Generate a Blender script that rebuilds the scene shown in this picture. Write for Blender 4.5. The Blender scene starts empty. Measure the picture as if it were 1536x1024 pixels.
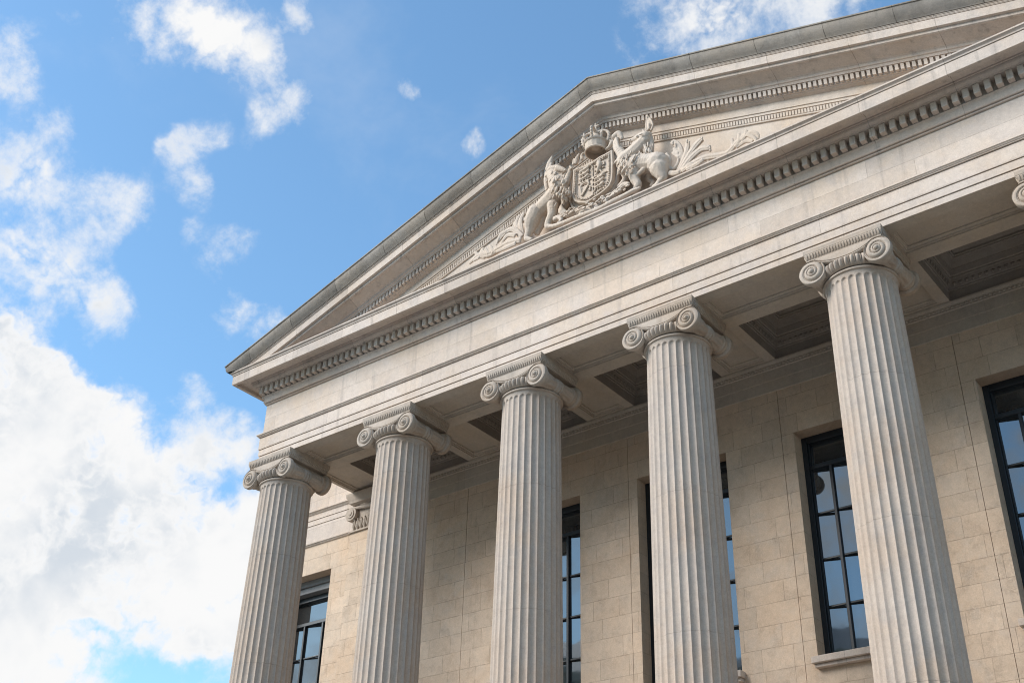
import bpy, bmesh, math, random
from mathutils import Vector, Matrix
random.seed(11)
scene = bpy.context.scene
COL = scene.collection
PI = math.pi

# ------------------------------------------------------------------ helpers
def link(name, bm, mat, parent=None, base=(0, 0, 0), smooth=False, kind=None):
    me = bpy.data.meshes.new(name)
    bmesh.ops.recalc_face_normals(bm, faces=bm.faces[:])
    if base != (0, 0, 0):
        bmesh.ops.translate(bm, vec=(-base[0], -base[1], -base[2]), verts=bm.verts[:])
    bm.to_mesh(me); bm.free()
    if smooth:
        for p in me.polygons: p.use_smooth = True
        if smooth != 'all':
            try: me.set_sharp_from_angle(angle=math.radians(38))
            except Exception: pass
    me.materials.append(mat)
    o = bpy.data.objects.new(name, me)
    COL.objects.link(o)
    if parent: o.parent = parent
    if kind: o['kind'] = kind
    return o

def empty(name, loc, label, cat, group=None):
    o = bpy.data.objects.new(name, None); COL.objects.link(o)
    o.location = loc; o.empty_display_size = .3
    tag(o, label, cat, group)
    return o

def tag(o, label, cat, group=None):
    o['label'] = label; o['category'] = cat; o['kind'] = 'thing'
    if group: o['group'] = group
    return o

def face(bm, vs):
    try: return bm.faces.new(vs)
    except ValueError: return None

def box(bm, x0, x1, y0, y1, z0, z1, ch=0.0):
    if ch > 0:
        t = bmesh.new()
        box(t, x0, x1, y0, y1, z0, z1)
        bmesh.ops.bevel(t, geom=t.edges[:], offset=ch, segments=1, affect='EDGES')
        me = bpy.data.meshes.new('tmp'); t.to_mesh(me); t.free(); bm.from_mesh(me); bpy.data.meshes.remove(me)
        return
    v = [bm.verts.new((x, y, z)) for z in (z0, z1) for x, y in ((x0, y0), (x1, y0), (x1, y1), (x0, y1))]
    for f in ((0, 1, 2, 3), (4, 5, 6, 7), (0, 1, 5, 4), (1, 2, 6, 5), (2, 3, 7, 6), (3, 0, 4, 7)):
        face(bm, [v[i] for i in f])

def loft(bm, rings, closed=False, cap0=False, cap1=False):
    R = [[bm.verts.new(p) for p in r] for r in rings]
    n = len(R[0]); m = n if closed else n - 1
    for a, b in zip(R[:-1], R[1:]):
        for i in range(m):
            j = (i + 1) % n
            face(bm, (a[i], a[j], b[j], b[i]))
    if cap0: face(bm, R[0])
    if cap1: face(bm, R[-1])
    return R

def rect(x0, x1, y0, y1, z):
    return [(x0, y0, z), (x1, y0, z), (x1, y1, z), (x0, y1, z)]

def lathe(bm, prof, n=48, cx=0, cy=0, mod=None, axis='z', cap=False):
    rings = []
    for k, (r, z) in enumerate(prof):
        ring = []
        for i in range(n):
            a = 2 * PI * i / n
            rr = r if mod is None else r * mod(a, k, z)
            if axis == 'z': ring.append((cx + rr * math.cos(a), cy + rr * math.sin(a), z))
            else: ring.append((cx + rr * math.cos(a), z, cy + rr * math.sin(a)))
        rings.append(ring)
    loft(bm, rings, closed=True, cap0=cap, cap1=cap)

def tube(bm, pts, n=10):
    """pts: (x, y, z, r) path -> tapered round tube with closed ends"""
    rings = []
    P = [Vector(p[:3]) for p in pts]
    for i, p in enumerate(pts):
        d = (P[min(i + 1, len(P) - 1)] - P[max(i - 1, 0)]).normalized()
        up = Vector((0, 1, 0)) if abs(d.y) < .9 else Vector((1, 0, 0))
        a = d.cross(up).normalized(); b = d.cross(a).normalized()
        rings.append([tuple(P[i] + p[3] * (math.cos(2 * PI * k / n) * a + math.sin(2 * PI * k / n) * b)) for k in range(n)])
    loft(bm, rings, closed=True, cap0=True, cap1=True)

# ------------------------------------------------------------------ materials
def nt(name):
    m = bpy.data.materials.new(name); m.use_nodes = True
    t = m.node_tree; t.nodes.clear()
    o = t.nodes.new('ShaderNodeOutputMaterial'); p = t.nodes.new('ShaderNodeBsdfPrincipled')
    t.links.new(p.outputs[0], o.inputs[0])
    return m, t, p

class G:
    def __init__(s, t): s.t = t
    def n(s, kind, **kw):
        x = s.t.nodes.new(kind)
        for k, v in kw.items(): setattr(x, k, v)
        return x
    def put(s, sock, v):
        if hasattr(v, 'is_output') or isinstance(v, bpy.types.NodeSocket): s.t.links.new(v, sock)
        else: sock.default_value = v
    def math(s, op, a, b=0.0, c=0.0, clamp=False):
        x = s.n('ShaderNodeMath', operation=op, use_clamp=clamp)
        s.put(x.inputs[0], a); s.put(x.inputs[1], b); s.put(x.inputs[2], c)
        return x.outputs[0]
    def vmath(s, op, a, b=(0, 0, 0)):
        x = s.n('ShaderNodeVectorMath', operation=op)
        s.put(x.inputs[0], a); s.put(x.inputs[1], b)
        return x.outputs['Value'] if op in ('DOT_PRODUCT', 'LENGTH', 'DISTANCE') else x.outputs[0]
    def noise(s, vec, scale, detail=4, rough=.55, dist=0.0, dim='3D', w=None):
        x = s.n('ShaderNodeTexNoise', noise_dimensions=dim)
        if vec is not None: s.put(x.inputs['Vector'], vec)
        if w is not None: s.put(x.inputs['W'], w)
        s.put(x.inputs['Scale'], scale); s.put(x.inputs['Detail'], detail); s.put(x.inputs['Roughness'], rough); s.put(x.inputs['Distortion'], dist)
        return x.outputs['Fac']
    def ramp(s, v, a, b, lo=0.0, hi=1.0, smooth=True):
        x = s.n('ShaderNodeMapRange', interpolation_type='SMOOTHSTEP' if smooth else 'LINEAR')
        s.put(x.inputs['Value'], v); s.put(x.inputs['From Min'], a); s.put(x.inputs['From Max'], b); s.put(x.inputs['To Min'], lo); s.put(x.inputs['To Max'], hi)
        return x.outputs[0]
    def mix(s, f, a, b, mode='MIX'):
        x = s.n('ShaderNodeMix', data_type='RGBA', blend_type=mode)
        s.put(x.inputs[0], f); s.put(x.inputs[6], a if not isinstance(a, tuple) else (*a, 1)[:4]); s.put(x.inputs[7], b if not isinstance(b, tuple) else (*b, 1)[:4])
        return x.outputs[2]
    def sep(s, v):
        x = s.n('ShaderNodeSeparateXYZ'); s.put(x.inputs[0], v); return x.outputs
    def comb(s, a, b, c):
        x = s.n('ShaderNodeCombineXYZ'); s.put(x.inputs[0], a); s.put(x.inputs[1], b); s.put(x.inputs[2], c); return x.outputs[0]

def stone(name, base, warm, grey, course=None, width=None, z0=0.0, joint=.006, jdark=.45, fleck=.25, streak=.2, bump=.35, rough=.85, varied=.12, drums=False, uniform=False, grime=.0):
    """Weathered limestone. course/width: ashlar joints (course None: vertical joints only)."""
    m, t, p = nt(name); g = G(t)
    pos = g.n('ShaderNodeNewGeometry').outputs['Position']
    X, Y, Z = g.sep(pos)
    big = g.noise(pos, .55, 5, .6)
    mid = g.noise(pos, 2.3, 6, .62)
    fine = g.noise(pos, 38, 4, .7)
    grain = g.noise(pos, 150, 2, .6)
    st = g.noise(g.vmath('MULTIPLY', pos, (3.4, 3.4, .22)), 1.6, 5, .65)
    col = g.mix(g.ramp(big, .38, .66), base, warm)
    col = g.mix(g.ramp(mid, .45, .72, 0, .65), col, grey)
    col = g.mix(g.ramp(st, .52, .74, 0, streak), col, tuple(c * .55 for c in grey))
    hgt = g.math('ADD', g.math('MULTIPLY', fine, .6), g.math('MULTIPLY', grain, .4))
    # pits and worm-like tooling flecks
    wv = g.noise(g.vmath('MULTIPLY', pos, (1, 1, 2.2)), 7.5, 5, .75, 1.8)
    fl = g.ramp(g.math('ABSOLUTE', g.math('SUBTRACT', wv, .5)), 0.0, .016, 1, 0)
    fl = g.math('MULTIPLY', fl, g.ramp(g.noise(pos, 3.1, 3, .6), .5, .62))
    pit = g.ramp(g.noise(pos, 22, 3, .8), .68, .76)
    mark = g.math('MAXIMUM', fl, pit)
    col = g.mix(g.math('MULTIPLY', mark, fleck), col, tuple(c * .38 for c in warm))
    hgt = g.math('SUBTRACT', hgt, g.math('MULTIPLY', mark, .5))
    J = None
    if width:
        jx = X
        if course:
            row = g.math('FLOOR', g.math('DIVIDE', g.math('SUBTRACT', Z, z0), course))
            rz = g.math('FRACT', g.math('DIVIDE', g.math('SUBTRACT', Z, z0), course))
            dz = g.math('MULTIPLY', g.math('MINIMUM', rz, g.math('SUBTRACT', 1.0, rz)), course)
            sx = g.math('ADD', g.math('DIVIDE', g.math('ADD', X, Y), width), g.math('MULTIPLY', row, 13.37))
        else:
            sx = g.math('DIVIDE', X, width); dz = None
        v1 = g.n('ShaderNodeTexVoronoi', voronoi_dimensions='1D', feature='DISTANCE_TO_EDGE'); g.put(v1.inputs['W'], sx); v1.inputs['Scale'].default_value = 1; v1.inputs['Randomness'].default_value = 0.25 if uniform else .75
        v2 = g.n('ShaderNodeTexVoronoi', voronoi_dimensions='1D', feature='F1'); g.put(v2.inputs['W'], sx); v2.inputs['Scale'].default_value = 1; v2.inputs['Randomness'].default_value = .25 if uniform else .75
        dx = g.math('MULTIPLY', v1.outputs['Distance'], width)
        d = g.math('MINIMUM', dx, dz) if dz is not None else dx
        wob = g.math('MULTIPLY', g.ramp(g.noise(pos, 9, 3, .6), .3, .7, .45, 1.5), joint)
        J = g.ramp(d, g.math('MULTIPLY', wob, .45), wob, 1, 0)
        J = g.math('MULTIPLY', J, g.ramp(g.noise(pos, 1.7, 3, .6), .3, .5, .45, 1))
        rnd = g.sep(v2.outputs['Color'])
        shade = g.math('ADD', 1.0 - varied, g.math('MULTIPLY', rnd[0], 2 * varied))
        col = g.mix(1.0, col, g.comb(shade, shade, shade), 'MULTIPLY')
        col = g.mix(g.math('MULTIPLY', g.ramp(rnd[1], .55, 1), .3), col, warm)
    if drums:
        oi = g.n('ShaderNodeObjectInfo')
        zz = g.math('ADD', Z, g.math('MULTIPLY', g.math('FRACT', g.math('MULTIPLY', oi.outputs['Location'] if False else g.sep(oi.outputs['Location'])[0], .377)), 2.6))
        fz = g.math('FRACT', g.math('DIVIDE', zz, 2.75))
        dz = g.math('MULTIPLY', g.math('MINIMUM', fz, g.math('SUBTRACT', 1.0, fz)), 2.75)
        J = g.math('MULTIPLY', g.ramp(dz, .003, .009, 1, 0), g.ramp(g.noise(pos, 2.5, 3, .6), .35, .55, .2, .9))
    if J is not None:
        col = g.mix(g.math('MULTIPLY', J, jdark), col, tuple(c * .3 for c in warm))
        hgt = g.math('SUBTRACT', hgt, g.math('MULTIPLY', J, 1.2))
    if grime:
        gr = g.ramp(g.noise(g.vmath('MULTIPLY', pos, (1, 1, .5)), 1.1, 6, .72), .48, .72, 0, grime)
        col = g.mix(gr, col, (.05, .047, .043))
    lum = g.math('MULTIPLY', g.ramp(fine, .25, .75, .86, 1.12, False), g.ramp(g.noise(pos, 11, 3, .6), .3, .7, .94, 1.06, False))
    col = g.mix(1.0, col, g.comb(lum, lum, lum), 'MULTIPLY')
    g.put(p.inputs['Base Color'], col)
    g.put(p.inputs['Roughness'], rough)
    p.inputs['Specular IOR Level'].default_value = .25
    b = g.n('ShaderNodeBump'); b.inputs['Strength'].default_value = bump; b.inputs['Distance'].default_value = .02
    g.put(b.inputs['Height'], hgt); g.put(p.inputs['Normal'], b.outputs[0])
    return m

def plain(name, col, rough=.5, metal=0.0, nscale=20, var=.15):
    m, t, p = nt(name); g = G(t)
    pos = g.n('ShaderNodeNewGeometry').outputs['Position']
    n = g.noise(pos, nscale, 4, .6)
    c = g.mix(g.ramp(n, .3, .7), tuple(x * (1 - var) for x in col), tuple(x * (1 + var) for x in col))
    g.put(p.inputs['Base Color'], c); p.inputs['Roughness'].default_value = rough; p.inputs['Metallic'].default_value = metal
    return m
# ------------------------------------------------------------------ stone types
M_FRONT = stone('limestone_front', (.58, .50, .436), (.555, .45, .36), (.51, .443, .395), width=3.6, course=.447, z0=14.79, joint=.009, jdark=.34, fleck=.16, streak=.4, bump=.28, varied=.085)
M_TRIM = stone('limestone_trim', (.54, .465, .405), (.51, .415, .335), (.43, .378, .338), width=1.75, joint=.009, jdark=.5, fleck=.16, streak=.55, bump=.26, varied=.10, uniform=True)
M_CARVE = stone('limestone_carved', (.565, .482, .405), (.53, .425, .33), (.465, .40, .345), fleck=.12, streak=.15, bump=.3)
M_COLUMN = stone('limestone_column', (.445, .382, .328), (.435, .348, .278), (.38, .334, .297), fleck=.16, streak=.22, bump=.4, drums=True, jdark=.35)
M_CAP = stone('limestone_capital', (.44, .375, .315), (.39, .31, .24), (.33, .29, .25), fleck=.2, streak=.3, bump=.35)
M_WALL = stone('limestone_ashlar', (.585, .466, .358), (.55, .415, .30), (.51, .422, .34), width=.86, course=.465, z0=12.485, joint=.0075, jdark=.36, fleck=.42, streak=.18, bump=.5, varied=.06)
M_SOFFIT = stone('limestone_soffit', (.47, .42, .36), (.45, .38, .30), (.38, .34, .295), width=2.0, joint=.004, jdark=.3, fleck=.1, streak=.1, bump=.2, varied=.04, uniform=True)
M_COFFER_SHADE = stone('coffer_stone_shaded', (.32, .285, .25), (.30, .255, .21), (.25, .23, .21), fleck=.15, streak=.1, bump=.25)  # ceiling stone darkened: the shade inside the coffers is put into its colour
M_SIMA = stone('weathered_coping', (.285, .255, .222), (.30, .255, .208), (.205, .19, .172), width=1.55, joint=.010, jdark=.75, fleck=.3, streak=.35, bump=.5, varied=.16, uniform=True, grime=.35)
M_ROOF = plain('roof_lead', (.16, .165, .17), .55, 0, 3)
M_FRAME = plain('window_paint', (.012, .017, .022), .35, 0, 25)
M_PAVE = stone('paving_stone', (.33, .305, .27), (.32, .285, .245), (.27, .25, .23), width=1.2, course=None, joint=.01, bump=.3)
M_ROAD = plain('asphalt', (.055, .055, .057), .9, 0, 60, .3)

def glass_material():
    m, t, p = nt('window_glass'); g = G(t)
    pos = g.n('ShaderNodeNewGeometry').outputs['Position']
    p.inputs['Base Color'].default_value = (.16, .18, .195, 1)
    p.inputs['Metallic'].default_value = .82
    p.inputs['Roughness'].default_value = .025
    b = g.n('ShaderNodeBump'); b.inputs['Strength'].default_value = .02; b.inputs['Distance'].default_value = .05
    g.put(b.inputs['Height'], g.noise(pos, 1.6, 2, .5)); g.put(p.inputs['Normal'], b.outputs[0])
    return m
M_GLASS = glass_material()

# ------------------------------------------------------------------ dimensions (metres, eye level z = 0)
GZ = -1.6
ZA = 13.987                     # underside of the architrave
ZB = 14.41                      # underside of the porch beams
XL, XR = -.063, 20.46           # axes the entablature is set out from
YW = 3.311                      # porch wall face
APX, SL = 10.648, .314          # gable apex and slope
XRK = 2 * APX - XL              # the pediment's other corner axis
ZAP = 20.627
COLX = [-.063, 4.106, 8.01, 11.859, 15.932, 19.993]
FLOOR = .5

bld = empty('temple_front_building', (APX, 3.0, GZ), 'pale limestone temple-fronted civic building with carved pediment and tall dark windows', 'building')
BB = (APX, 3.0, GZ)
def part(name, bm, mat, parent=None, smooth=False):
    base = BB if parent is None else (BB if parent is not None else (0, 0, 0))
    o = link(name, bm, mat, parent or bld, base if parent is None else BB, smooth)
    return o

# ---- horizontal entablature swept round three sides
def sweep(bm, prof, xl=XL, xr=XRK - 0, yback=YW):
    st = []
    st.append([(xl - p, yback, z) for p, z in prof])
    st.append([(xl - p, -p, z) for p, z in prof])
    st.append([(xr + p, -p, z) for p, z in prof])
    st.append([(xr + p, yback, z) for p, z in prof])
    loft(bm, st)

bm = bmesh.new()
PA = [(.585, ZA), (.585, 14.122), (.555, 14.126), (.555, 14.14), (.603, 14.142), (.603, 14.307), (.570, 14.311), (.570, 14.326), (.618, 14.328), (.618, 14.664), (.585, 14.668), (.585, 14.682), (.645, 14.684), (.648, 14.70), (.662, 14.705), (.672, 14.722), (.692, 14.736), (.692, 14.766), (.672, 14.768), (.672, 14.777), (.60, 14.788), (.50, 14.789)]
front = [[(XL - p, -p, z) for p, z in PA], [(XRK + p, -p, z) for p, z in PA]]
side = [[(XL - p, YW, max(z, ZB)) for p, z in PA], [(XL - p, -p + .002, z) for p, z in PA]]
loft(bm, front)
loft(bm, [[(XL - p, YW, z) for p, z in PA if z > ZB], [(XL - p, -p, z) for p, z in PA if z > ZB]])
loft(bm, [[(XRK + p, YW, z) for p, z in PA if z > ZB], [(XRK + p, -p, z) for p, z in PA if z > ZB]])
for sx, s in ((XL, -1), (XRK, 1)):          # the returns of the front beam
    loft(bm, [[(sx + s * p, .88, z) for p, z in PA if z <= 14.45], [(sx + s * p, -p, z) for p, z in PA if z <= 14.45]])
part('architrave', bm, M_FRONT)

bm = bmesh.new()
sweep(bm, [(.50, 14.789), (.572, 14.792), (.576, 15.0), (.576, 15.676), (.55, 15.68)])
part('frieze', bm, M_FRONT)

bm = bmesh.new()
sweep(bm, [(.55, 15.68), (.615, 15.684), (.628, 15.70), (.615, 15.716), (.592, 15.718), (.592, 15.73), (.645, 15.734), (.660, 15.75), (.645, 15.768), (.63, 15.77), (.635, 15.80), (.652, 15.86), (.682, 15.915), (.70, 15.925), (.70, 15.94), (.655, 15.942), (.655, 16.172), (.845, 16.175), (.850, 16.195), (.872, 16.205), (.905, 16.24), (.918, 16.275), (.918, 16.30), (.945, 16.302), (.945, 16.33)])
part('bed_moulding', bm, M_TRIM, smooth=True)

bm = bmesh.new()
sweep(bm, [(.945, 16.33), (1.21, 16.325), (1.215, 16.232), (1.30, 16.226), (1.302, 16.235), (1.306, 16.482), (1.29, 16.484), (1.29, 16.494), (1.322, 16.496), (1.326, 16.53), (1.345, 16.548), (1.372, 16.565), (1.372, 16.600), (1.33, 16.606), (.50, 16.66)])
part('cornice', bm, M_TRIM)

bm = bmesh.new()                # dentil course: one moulding
PITCH = .2045
x = -.753 - .0; k = 0
while x < XRK + .72:
    box(bm, x, x + .117, -.826, -.65, 15.952 + random.uniform(-.004, .004), 16.168, .006)
    x += PITCH * random.uniform(.995, 1.005); k += 1
y = -.60
while y < YW - .2:
    box(bm, XL - .826, XL - .65, y, y + .117, 15.952, 16.168)
    y += PITCH
part('dentil_moulding', bm, M_TRIM)

# ---- raking cornice
def rake(bm, prof, xl=XL, xr=XRK, clip=True, back=True):
    st = []
    zt = lambda x: ZAP - SL * abs(x - APX)
    L = [(xl - p, -p, zt(xl - p) + d) for p, d in prof]
    A = [(APX, -p, ZAP + d) for p, d in prof]
    Rr = [(xr + p, -p, zt(xr + p) + d) for p, d in prof]
    st = [L, A, Rr]
    if back: st = [[(q[0], 9.0, q[2]) for q in L]] + st + [[(q[0], 9.0, q[2]) for q in Rr]]
    loft(bm, st)
    if clip:
        bmesh.ops.bisect_plane(bm, geom=bm.verts[:] + bm.edges[:] + bm.faces[:], plane_co=(0, 0, 16.609), plane_no=(0, 0, 1), clear_inner=True)

bm = bmesh.new()
rake(bm, [(1.30, .035), (1.488, .012), (1.50, 0), (1.50, -.032), (1.478, -.04), (1.474, -.10), (1.462, -.16), (1.43, -.23), (1.39, -.29), (1.356, -.335), (1.352, -.352), (1.32, -.356)])
part('gable_coping', bm, M_SIMA, smooth=True)
bm = bmesh.new()
rake(bm, [(1.32, -.356), (1.332, -.358), (1.334, -.372), (1.318, -.378), (1.318, -.396), (1.308, -.398), (1.308, -.412), (1.284, -.414), (1.284, -.424), (1.30, -.426), (1.294, -.625), (1.225, -.632), (1.222, -.70), (1.19, -.715), (1.16, -.70), (.95, -.785), (.90, -.80), (.885, -.815), (.872, -.82), (.862, -.885), (.835, -.895), (.818, -.93), (.818, -.945), (.735, -.948), (.735, -1.115), (.70, -1.118), (.69, -1.135), (.64, -1.15), (.60, -1.165)], back=False)
part('raking_cornice', bm, M_TRIM)
bm = bmesh.new()
for s in (-1, 1):
    u = .02
    while u < 11.5:
        x0, x1 = APX + s * u, APX + s * (u + .068)
        z0 = ZAP - SL * u; z1 = ZAP - SL * (u + .068)
        if z1 - 1.11 > 16.62:
            r0 = [(x0, -.80, z0 - .955), (x0, -.80, z0 - 1.10), (x0, -.72, z0 - 1.10), (x0, -.72, z0 - .955)]
            r1 = [(x1, q[1], q[2] - (z0 - z1)) for q in r0]
            loft(bm, [r0, r1], closed=True, cap0=True, cap1=True)
        u += .113
part('raking_dentil_moulding', bm, M_TRIM)

# ---- tympanum with its inner moulded band
bm = bmesh.new()
zt = lambda x, d: ZAP - SL * abs(x - APX) + d
half = (ZAP - 1.15 - 16.6) / SL
vs = [bm.verts.new(q) for q in ((APX - half, -.60, 16.6), (APX + half, -.60, 16.6), (APX, -.60, ZAP - 1.15))]
vb = [bm.verts.new((v.co.x, -.3, v.co.z)) for v in vs]
face(bm, vs); face(bm, vb[::-1])
for i in range(3): face(bm, (vs[i], vs[(i + 1) % 3], vb[(i + 1) % 3], vb[i]))
tym = part('tympanum', bm, M_CARVE)
bm = bmesh.new()
rake(bm, [(.602, -1.372), (.622, -1.375), (.622, -1.392), (.602, -1.40)], xl=XL, back=False)
part('panel_moulding', bm, M_CARVE, tym)
bm = bmesh.new()
rake(bm, [(.602, -1.465), (.635, -1.468), (.64, -1.492), (.612, -1.50), (.612, -1.645), (.64, -1.652), (.635, -1.682), (.602, -1.69)], back=False)
for s in (-1, 1):
    u = .4
    while u < 9.6:
        zc = ZAP - SL * u
        if zc - 1.66 > 16.64:
            w = .042
            r0 = [(APX + s * u, -.634, zc - 1.515), (APX + s * u, -.634, zc - 1.63), (APX + s * u, -.605, zc - 1.64), (APX + s * u, -.605, zc - 1.505)]
            r1 = [(q[0] + s * w, q[1], q[2] - SL * w) for q in r0]
            loft(bm, [r0, r1], closed=True, cap0=True, cap1=True)
        u += .068
part('ornament_moulding', bm, M_CARVE, tym)

# ---- roof
bm = bmesh.new()
for s, xe in ((-1, XL - 1.33), (1, XRK + 1.33)):
    z = zt(xe, .03)
    a = [(APX, -1.3, ZAP + .032), (APX, 26, ZAP + .032)]
    loft(bm, [[(APX, -1.31, ZAP + .034), (APX, 26, ZAP + .034)], [(xe, -1.31, z), (xe, 26, z)]])
loft(bm, [[(XL - 1.3, 26, 16.2), (XL - 1.3, 26, zt(XL - 1.3, 0)), (APX, 26, ZAP)], [(XRK + 1.3, 26, 16.2), (XRK + 1.3, 26, zt(XRK + 1.3, 0)), (APX, 26, ZAP + .001)]])
part('roof', bm, M_ROOF)

# ---- underside of the front beam: moulded panels between the columns
def nested(bm, rects, cap=True):
    rings = [rect(*r) for r in rects]
    loft(bm, rings, closed=True, cap1=cap)
bm = bmesh.new()
AX = COLX + [24.0]
for n in range(-1, 6):
    xa = XL - .585 if n == -1 else AX[n]
    xb = AX[n + 1] if n < 5 else XRK + .585
    if n == -1:
        loft(bm, [[(xa, -.585, ZA), (xa, .88, ZA)], [(xb, -.585, ZA), (xb, .88, ZA)]]); continue
    x0, x1, y0, y1 = xa + .80, xb - .80, -.27, .50
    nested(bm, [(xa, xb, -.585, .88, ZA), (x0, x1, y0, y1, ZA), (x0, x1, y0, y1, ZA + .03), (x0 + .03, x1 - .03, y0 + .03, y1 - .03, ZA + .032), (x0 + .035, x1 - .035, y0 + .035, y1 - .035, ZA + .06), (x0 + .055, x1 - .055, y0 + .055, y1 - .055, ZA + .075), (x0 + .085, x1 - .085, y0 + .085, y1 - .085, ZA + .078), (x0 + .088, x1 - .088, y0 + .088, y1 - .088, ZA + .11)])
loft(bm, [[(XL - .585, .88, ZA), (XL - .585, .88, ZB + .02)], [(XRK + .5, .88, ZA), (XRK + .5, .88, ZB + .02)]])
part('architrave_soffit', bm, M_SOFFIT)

# ---- porch ceiling beams
BX = [COLX[i] for i in range(6)]
for i, cx in enumerate(BX):
    bm = bmesh.new()
    x0, x1 = cx - .70, cx + .70
    if i == 0: x0 = XL - .572
    yA, yB = .882, YW - .044
    px0, px1, py0, py1 = cx - .43, cx + .43, 1.35, 3.12
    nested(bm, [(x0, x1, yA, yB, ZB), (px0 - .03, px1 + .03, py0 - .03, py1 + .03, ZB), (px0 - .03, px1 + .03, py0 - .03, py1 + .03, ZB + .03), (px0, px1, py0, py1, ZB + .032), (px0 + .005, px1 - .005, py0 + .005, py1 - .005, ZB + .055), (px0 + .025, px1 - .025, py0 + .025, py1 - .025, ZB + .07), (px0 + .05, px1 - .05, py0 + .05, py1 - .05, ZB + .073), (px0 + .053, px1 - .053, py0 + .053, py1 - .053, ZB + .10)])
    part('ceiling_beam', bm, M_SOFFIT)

# ---- coffers between the beams
for i in range(6):
    x0 = BX[i] + .70
    x1 = BX[i + 1] - .70 if i < 5 else XRK + .55
    yA, yB = .90, YW - .044
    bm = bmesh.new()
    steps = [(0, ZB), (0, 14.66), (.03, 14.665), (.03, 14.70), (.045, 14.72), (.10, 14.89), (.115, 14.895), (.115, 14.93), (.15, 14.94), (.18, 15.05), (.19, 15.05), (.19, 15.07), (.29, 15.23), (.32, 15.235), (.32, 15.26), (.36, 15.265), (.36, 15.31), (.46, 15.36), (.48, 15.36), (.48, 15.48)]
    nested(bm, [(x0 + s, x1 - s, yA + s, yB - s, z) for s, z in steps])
    cof = part('coffer', bm, M_COFFER_SHADE)
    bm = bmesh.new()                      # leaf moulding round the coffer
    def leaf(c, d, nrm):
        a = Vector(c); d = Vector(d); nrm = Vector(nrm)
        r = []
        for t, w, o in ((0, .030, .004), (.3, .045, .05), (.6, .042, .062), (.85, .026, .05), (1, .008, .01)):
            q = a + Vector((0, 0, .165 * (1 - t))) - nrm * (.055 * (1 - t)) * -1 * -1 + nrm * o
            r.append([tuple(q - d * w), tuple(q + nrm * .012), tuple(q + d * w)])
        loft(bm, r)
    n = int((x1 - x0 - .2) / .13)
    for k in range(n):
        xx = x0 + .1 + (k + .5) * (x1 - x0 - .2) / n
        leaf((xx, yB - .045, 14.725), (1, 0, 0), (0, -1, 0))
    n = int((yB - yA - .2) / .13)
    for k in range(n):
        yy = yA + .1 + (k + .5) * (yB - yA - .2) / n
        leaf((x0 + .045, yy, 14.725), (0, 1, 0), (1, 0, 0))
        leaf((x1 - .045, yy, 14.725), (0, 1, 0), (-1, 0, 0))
    part('leaf_moulding', bm, M_COFFER_SHADE, cof)

# ---- moulded band along the top of the porch wall
bm = bmesh.new()
pw = [(.0, 13.64), (.03, 13.642), (.034, 13.66), (.022, 13.662), (.022, 13.925), (.035, 13.928), (.035, 14.195), (.05, 14.20), (.058, 14.215), (.05, 14.23), (.05, 14.30), (.07, 14.315), (.095, 14.36), (.10, 14.40), (.044, 14.415)]
loft(bm, [[(x, YW - p, z) for p, z in pw] for x in (XL + .55, XRK + .5)])
band = part('wall_cornice', bm, M_SOFFIT)
bm = bmesh.new()
x = XL + .8
while x < XRK:
    w = .045
    r = [[(x - w, YW - .05, z), (x, YW - .05 - o, z), (x + w, YW - .05, z)] for z, o in ((14.235, .012), (14.255, .03), (14.28, .034), (14.30, .018))]
    loft(bm, r)
    x += .1
part('egg_moulding', bm, M_SOFFIT, band)

# ---- porch wall: piers and panels between the windows, real joints between them
WZ0, WZ1 = 7.45, 12.485
WIN = [(4.62, 7.01), (8.666, 11.066), (12.754, 15.16), (16.791, 19.19)]
WING = (-3.95, -1.61)
XB0, XB1 = -4.9, 26.2
bm = bmesh.new()
G1 = .011
def panel(x0, x1, z0, z1, y=YW, d=.45): box(bm, x0, x1, y, y + d, z0, z1)
cuts = [XB0, WING[0], WING[1], 3.387]
edges = []
ALLW = [WING] + WIN
xprev = XB0
lines = [3.387, 8.424, 12.465, 16.494]
for w in ALLW:
    seg = [xprev] + [l for l in lines if xprev < l < w[0] - .05] + [w[0]]
    for a, b in zip(seg[:-1], seg[1:]):
        panel(a + (G1 / 2 if a in lines else 0), b - (G1 / 2 if b in lines else 0), GZ, 16.2)
    panel(w[0], w[1], WZ1, 16.2)
    panel(w[0], w[1], GZ, WZ0 if w != WING else 7.0)
    xprev = w[1]
panel(xprev, XB1, GZ, 16.2)
box(bm, XB0, XB1, YW + .47, YW + .472, GZ, 7.0)          # backing behind the open joints
for a, b in zip([XB0] + [w[1] for w in ALLW], [w[0] for w in ALLW] + [XB1]):
    box(bm, a + .12, b - .12, YW + .46, YW + .48, 7.0, 16.0)
part('wall', bm, M_WALL)
bm = bmesh.new()
box(bm, XB0 + .02, XB1 - .02, YW + .8, 27, GZ, 16.18)
box(bm, XB0, XB0 + .3, YW + .451, 27.2, GZ, 16.2)
box(bm, XB1 - .3, XB1, YW + .451, 27.2, GZ, 16.2)
part('rear_block', bm, M_WALL)

# wing entablature: bands beyond the porch
bm = bmesh.new()
pw = [(0, 13.36), (.03, 13.363), (.05, 13.385), (.05, 13.40), (.075, 13.405), (.08, 13.43), (.03, 13.44), (.03, 13.985), (.015, 13.99), (.015, 14.0), (.045, 14.002), (.045, 14.15), (.03, 14.155), (.03, 14.165), (.06, 14.167), (.06, 14.33), (.08, 14.335), (.10, 14.37), (.14, 14.40), (.14, 14.44), (.03, 14.46), (.03, 16.2)]
loft(bm, [[(x, YW - p, z) for p, z in pw] for x in (XB0, -.74)])
part('wing_entablature', bm, M_FRONT)

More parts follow.
